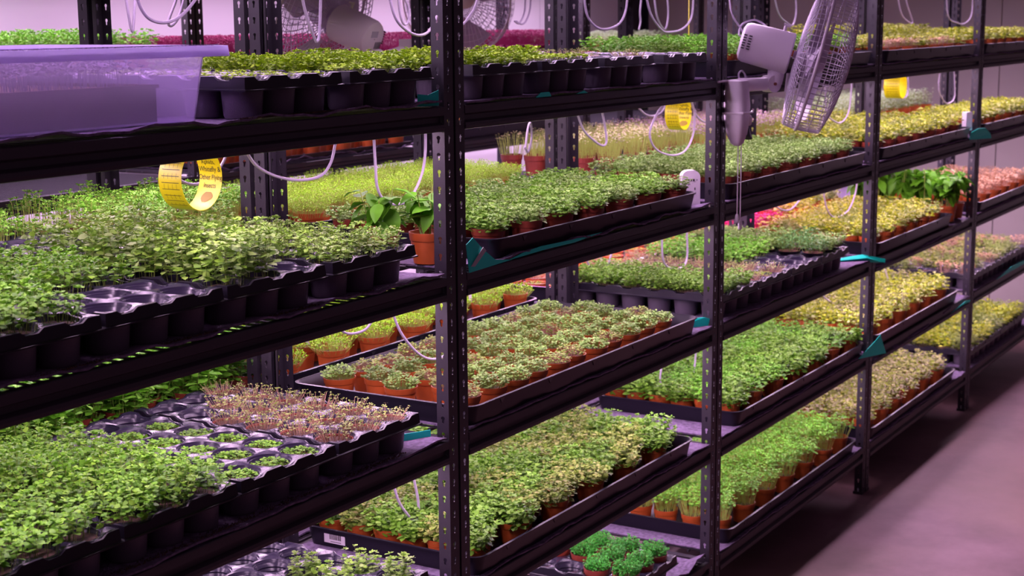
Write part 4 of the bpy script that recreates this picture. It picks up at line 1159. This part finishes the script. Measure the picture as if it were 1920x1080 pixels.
# plant tags
def ptag(a, b, label):
    a, b = Vector(a), Vector(b); mb = MB(); d = (b - a).normalized(); s_ = d.cross(Vector((0.84, 0.5, 0))).normalized() * 0.0045; q = d.cross(s_).normalized() * 0.0006
    mb.add([tuple(v) for v in (a-s_-q, a+s_-q, b+s_-q, b-s_-q, a-s_+q, a+s_+q, b+s_+q, b-s_+q)], [(0,1,2,3),(7,6,5,4),(0,4,5,1),(1,5,6,2),(2,6,7,3),(3,7,4,0)])
    o = link('plant_tag', mb.mesh('plant_tag', 'white')); tag(o, label, 'plant tag')
ptag((-0.52,0.72,1.02),(-0.545,0.72,1.075),'white plant tag leaning in leafy herbs, third shelf left end')
ptag((0.335,0.70,1.03),(0.318,0.70,1.068),'white plant tag in lime seedlings left of nearest upright')
ptag((1.09,0.66,1.03),(1.085,0.66,1.085),'white upright plant tag in lime seedlings right of nearest upright')
ptag((4.02,0.25,0.70),(3.97,0.25,0.755),'white plant tag in yellow plants on fourth shelf')
ptag((1.48,1.12,1.455),(1.465,1.12,1.51),'white tag hanging from rear shelf edge, right of nearest upright')
mb = rounded_box(0.035, 0.03, 0.085, 0.004)
o = link('plant_label', mb.mesh('plant_label', 'white'), (4.44, 0.03, z2 + 0.04), -0.6)
tag(o, 'white upright card beside third upright past nearest, second shelf', 'card')

# ------------------------------------------------------------------ fans
def grille(Rr, depth, nrad, rings, hub, wire=0.0013, sgn=1):
    mb = MB()
    def prof(t):   # t 0 at the hub, 1 at the rim
        r = hub + (Rr - hub) * min(1, t / 0.82) * (1.0 if t < 0.82 else 1.0)
        if t < 0.82: return hub + (Rr - hub) * (t / 0.82) * 0.965, depth * (1 - 0.30 * (t / 0.82) ** 2)
        q = (t - 0.82) / 0.18
        return (hub + (Rr - hub) * (0.965 + 0.035 * math.sin(q * PI / 2))), depth * 0.70 * (1 - q)
    for k in range(nrad):
        a = 2 * PI * k / nrad
        pts = []
        for t in (0, 0.25, 0.5, 0.7, 0.82, 0.90, 1.0):
            r, x = prof(t); pts.append((sgn * x, r * math.cos(a), r * math.sin(a)))
        mb.tube(pts, wire, 4, cap=False)
    for t in rings:
        r, x = prof(t)
        pts = [(sgn * x, r * math.cos(2*PI*k/40), r * math.sin(2*PI*k/40)) for k in range(41)]
        mb.tube(pts, wire * 1.1, 4, cap=False)
    return mb
def fan(M_, n, label, Rr=0.218, matn='fan', bracket=None, cords=True, nrad=72, post=None):
    """M_ motor centre, n blowing direction; local x is the blowing axis"""
    n = Vector(n).normalized(); zax = Vector((0, 0, 1)); y = zax.cross(n).normalized(); z = n.cross(y)
    mat3 = Matrix((n, y, z)).transposed()
    root = bpy.data.objects.new('wall_fan', None); COL.objects.link(root)
    root.location = bracket or M_
    tag(root, label, 'fan')
    base = Vector(root.location)
    F = Matrix.Translation(Vector(M_) - base) @ mat3.to_4x4()
    def put(name, me, parent=root, mtx=F):
        o = bpy.data.objects.new(name, me); COL.objects.link(o); o.parent = parent
        o.matrix_local = mtx
        return o
    def px(mb_, name, mats, **k):   # rev meshes spin about z: turn z into x
        mb_.v = [(q[2], q[0], q[1]) for q in mb_.v]
        return mb_.mesh(name, mats, **k)
    mb = MB()   # motor housing: flat-bottomed barrel with a rounded back
    prof = [(0.002,-0.088),(0.040,-0.087),(0.056,-0.080),(0.061,-0.068),(0.063,0.0),(0.064,0.070),(0.058,0.074),(0.002,0.074)]
    mb.rev(prof, 32)
    mh = put('motor_housing', px(mb, 'motor_housing', matn, smooth=True))
    mb = MB()
    for k in range(6):
        for j in range(2):
            mb.box(-0.080 + j*0.016, -0.070 + j*0.016, -0.064 - 0.0, -0.060, -0.02 + k*0.008, -0.016 + k*0.008)
    if post is not None:
        for k in range(5):
            mb.box(-0.0885, -0.0868, -0.040 + k*0.007, -0.0375 + k*0.007, -0.034, -0.010)
        m2_ = MB(); m2_.box(-0.0886, -0.0868, -0.012, 0.022, 0.006, 0.028)
        put('rating_label', m2_.mesh('rating_label', 'silver'), parent=mh, mtx=Matrix.Identity(4))
    put('vent_slots', mb.mesh('vent_slots', 'dark'), parent=mh, mtx=Matrix.Identity(4))
    mb = MB(); mb.tube([(0.035, 0, 0.060), (0.035, 0, 0.078)], [0.005, 0.005], 10); mb.tube([(0.035, 0, 0.078), (0.028, 0, 0.083), (0.050, 0, 0.079)], 0.004, 8)
    put('oscillation_knob', mb.mesh('oscillation_knob', matn, smooth=True), parent=mh, mtx=Matrix.Identity(4))
    DC = 0.150  # distance motor centre -> guard plane
    G = F @ Matrix.Translation((DC, 0, 0))
    put('rear_grille', grille(Rr, 0.060, nrad, (0.0, 0.12, 0.24, 0.36, 0.48, 0.60, 0.72, 0.82, 0.88, 0.94), 0.055, sgn=-1).mesh('rear_grille', 'wiregrey', smooth='full'), mtx=G)
    put('front_grille', grille(Rr, 0.100, nrad, (0.0, 0.12, 0.24, 0.36, 0.48, 0.60, 0.71, 0.82, 0.91), 0.048, sgn=1).mesh('front_grille', 'wiregrey', smooth='full'), mtx=G)
    mb = MB(); mb.tube([(0, Rr * math.cos(2*PI*k/64), Rr * math.sin(2*PI*k/64)) for k in range(65)], 0.0055, 8, cap=False)
    put('guard_ring', mb.mesh('guard_ring', matn, smooth='full'), mtx=G)
    mb = MB(); mb.rev([(0.001,0.104),(0.045,0.104),(0.050,0.100),(0.048,0.095)], 28)
    put('grille_badge', px(mb, 'grille_badge', matn, smooth=True), mtx=G)
    mb = MB(); mb.rev([(0.012,-0.07),(0.012,-0.035),(0.038,-0.03),(0.040,0.015),(0.030,0.030),(0.001,0.034)], 24)
    put('hub', px(mb, 'hub', 'blade', smooth=True), mtx=G)
    for b in range(3):
        mb = MB(); a0 = b * 2 * PI / 3 + 0.4; nr, na = 8, 10; vs = []
        for i in range(nr + 1):
            t = i / nr; r = 0.036 + (Rr * 0.86 - 0.036) * t
            spanw = 0.55 + 0.75 * math.sin(PI * min(1, 0.1 + 0.62 * t))
            for j in range(na + 1):
                u = j / na - 0.5
                aa = a0 + u * spanw + 0.35 * t
                vs.append((-0.040 * u * (1 - 0.35 * t) * 2 * 0.8, r * math.cos(aa), r * math.sin(aa)))
        mb.add(vs, [(i*(na+1)+j, i*(na+1)+j+1, (i+1)*(na+1)+j+1, (i+1)*(na+1)+j) for i in range(nr) for j in range(na)])
        put('blade', mb.mesh('blade', 'blade', smooth='full'), mtx=G)
    if post is not None:
        # plain arm back to the post it hangs on
        p = Vector(post) - base; c = Vector(M_) - base
        mb = MB(); mb.tube([c + n * -0.02 + Vector((0, 0, -0.04)), c.lerp(p, 0.5) + Vector((0, 0, -0.06)), p], [0.022, 0.020, 0.018], 12)
        o = put('arm', mb.mesh('arm', matn, smooth=True), mtx=Matrix.Identity(4))
        mb = MB(); mb.box(p.x - 0.03, p.x + 0.03, p.y - 0.03, p.y + 0.03, p.z - 0.10, p.z + 0.03)
        put('wall_bracket', mb.mesh('wall_bracket', matn), mtx=Matrix.Identity(4))
    return root, put, F, mh, base
BR = Vector((1.535, -0.030, 1.625))
froot, fput, FF, fmh, fb = fan((1.650, -0.080, 1.800), (0.36, -0.90, -0.26), 'white wall-mounted fan strapped to the second upright, seen from behind', bracket=BR)
# wall bracket: a tapering body that hangs down the upright, with a controls bulge
mb = MB()
secs = [(0.082, 0.026, 0.018, -0.004), (0.078, 0.034, 0.030, -0.006), (0.045, 0.036, 0.034, -0.004), (0.0, 0.037, 0.036, 0.0), (-0.045, 0.036, 0.034, 0.0), (-0.085, 0.030, 0.028, 0.002), (-0.112, 0.018, 0.018, 0.004), (-0.120, 0.008, 0.008, 0.005)]
N = 20; vs = []
for z, hw, hd, ox in secs:
    for k in range(N):
        a = 2 * PI * k / N; c, s_ = math.cos(a), math.sin(a)
        e = 0.6
        vs.append((ox + hw * math.copysign(abs(c) ** e, c), hd * math.copysign(abs(s_) ** e, s_), z))
mb.add(vs, [(i*N+k, i*N+(k+1) % N, (i+1)*N+(k+1) % N, (i+1)*N+k) for i in range(len(secs)-1) for k in range(N)] + [tuple(range(N)), tuple(range((len(secs)-1)*N, len(secs)*N))])
wbk = fput('wall_bracket', mb.mesh('wall_bracket', 'fan', smooth=True), mtx=Matrix.Identity(4))
dv = Vector((0.857, -0.515, 0)).normalized()
def along(p0, p1, r0, r1, name, matn, seg=14, parent=froot):
    mb = MB(); p0, p1 = Vector(p0) - BR, Vector(p1) - BR
    mb.tube([p0, p0.lerp(p1, 0.5), p1], [r0, (r0 + r1) / 2, r1], seg)
    return fput(name, mb.mesh(name, matn, smooth=True), parent=parent, mtx=Matrix.Identity(4))
K = Vector((1.662, -0.085, 1.690))
arm = along((1.535, -0.034, 1.690), tuple(K), 0.021, 0.020, 'arm', 'fan')
kn = along(tuple(K + Vector((0.012, 0.020, 0))), tuple(K - Vector((0.012, 0.020, 0))), 0.026, 0.026, 'knuckle', 'fan', 20)
along(tuple(K - Vector((0.0125, 0.021, 0))), tuple(K - Vector((0.0145, 0.0245, 0))), 0.005, 0.005, 'screw', 'red', 10, parent=kn)
along(tuple(K + Vector((0.01, -0.01, 0.0))), tuple(K + Vector((0.016, -0.018, 0.075))), 0.024, 0.030, 'neck', 'fan', 16)
along(tuple(K + Vector((0.045, -0.045, -0.028))), tuple(K + Vector((0.05, -0.048, 0.03))), 0.015, 0.013, 'tilt_joint', 'fan', 14)
along((1.575, -0.045, 1.582), (1.583, -0.052, 1.582), 0.019, 0.017, 'speed_dial', 'fangrey', 20)
mb = MB()
mb.tube([Vector((1.575, -0.050, 1.560)) - BR, Vector((1.562, -0.052, 1.528)) - BR], [0.004, 0.018], 8)
fput('cord_recess', mb.mesh('cord_recess', 'dark'), mtx=Matrix.Identity(4))
def cordline(pts, name, r, matn, parent=froot):
    mb = MB(); mb.tube([Vector(p) - BR for p in pts], r, 6)
    return fput(name, mb.mesh(name, matn, smooth=True), parent=parent, mtx=Matrix.Identity(4))
for x, zb in ((1.5385, 1.285), (1.5635, 1.262)):
    pc = cordline([(x, -0.034, 1.512), (x - 0.001, -0.035, 1.40), (x, -0.034, zb)], 'pull_cord', 0.0017, 'white')
    mb = MB(); mb.rev([(0.001,0.010),(0.004,0.009),(0.006,0.0),(0.0065,-0.016),(0.004,-0.019),(0.001,-0.019)], 10)
    o = fput('pull_bead', mb.mesh('pull_bead', 'white', smooth=True), parent=pc, mtx=Matrix.Translation(Vector((x, -0.034, zb)) - BR))
cordline(catmull([(1.555, -0.03, 1.70), (1.548, -0.028, 1.722), (1.565, -0.03, 1.732), (1.59, -0.03, 1.722), (1.60, -0.03, 1.708)]), 'power_lead', 0.003, 'cable')
cordline(catmull([(1.60, 0.03, 1.96), (1.605, 0.02, 1.90), (1.625, 0.0, 1.86), (1.622, -0.01, 1.84), (1.612, 0.0, 1.84), (1.635, 0.0, 1.872), (1.68, -0.02, 1.885), (1.70, -0.04, 1.875), (1.695, -0.06, 1.86)]), 'power_lead', 0.003, 'cable')
cordline([(1.480, -0.005, 1.607), (1.50, -0.064, 1.607), (1.540, -0.070, 1.607), (1.575, -0.064, 1.607), (1.600, -0.052, 1.608)], 'cable_tie', 0.003, 'white')
cordline([(1.445, -0.004, 1.702), (1.47, -0.012, 1.704), (1.51, -0.012, 1.704)], 'cable_tie', 0.0035, 'white')
# distant fans in the middle aisle
v_ = Vector((0.80, 0.60, 0))
fan((1.345, 1.270, 1.862), tuple(v_ * 0.50 + Vector((-0.514, 0.858, 0)) * 0.75 + Vector((0, 0, 0.36))), 'grey distant fan seen from behind with boxy motor, left of nearest upright', Rr=0.225, matn='fangrey', nrad=60, post=(1.482, 1.135, 1.80))
fan((3.02, 2.00, 1.96), (-0.62, -0.78, 0.12), 'grey distant fan facing the camera, right of nearest upright', Rr=0.25, matn='fangrey', nrad=60, post=(2.997, 2.085, 1.90))
fan((-0.02, 1.98, 1.97), (-0.2, -0.95, 0.0), 'distant fan edge at far top left before back wall', Rr=0.25, matn='fangrey', nrad=60, post=(0.0, 2.085, 1.90))
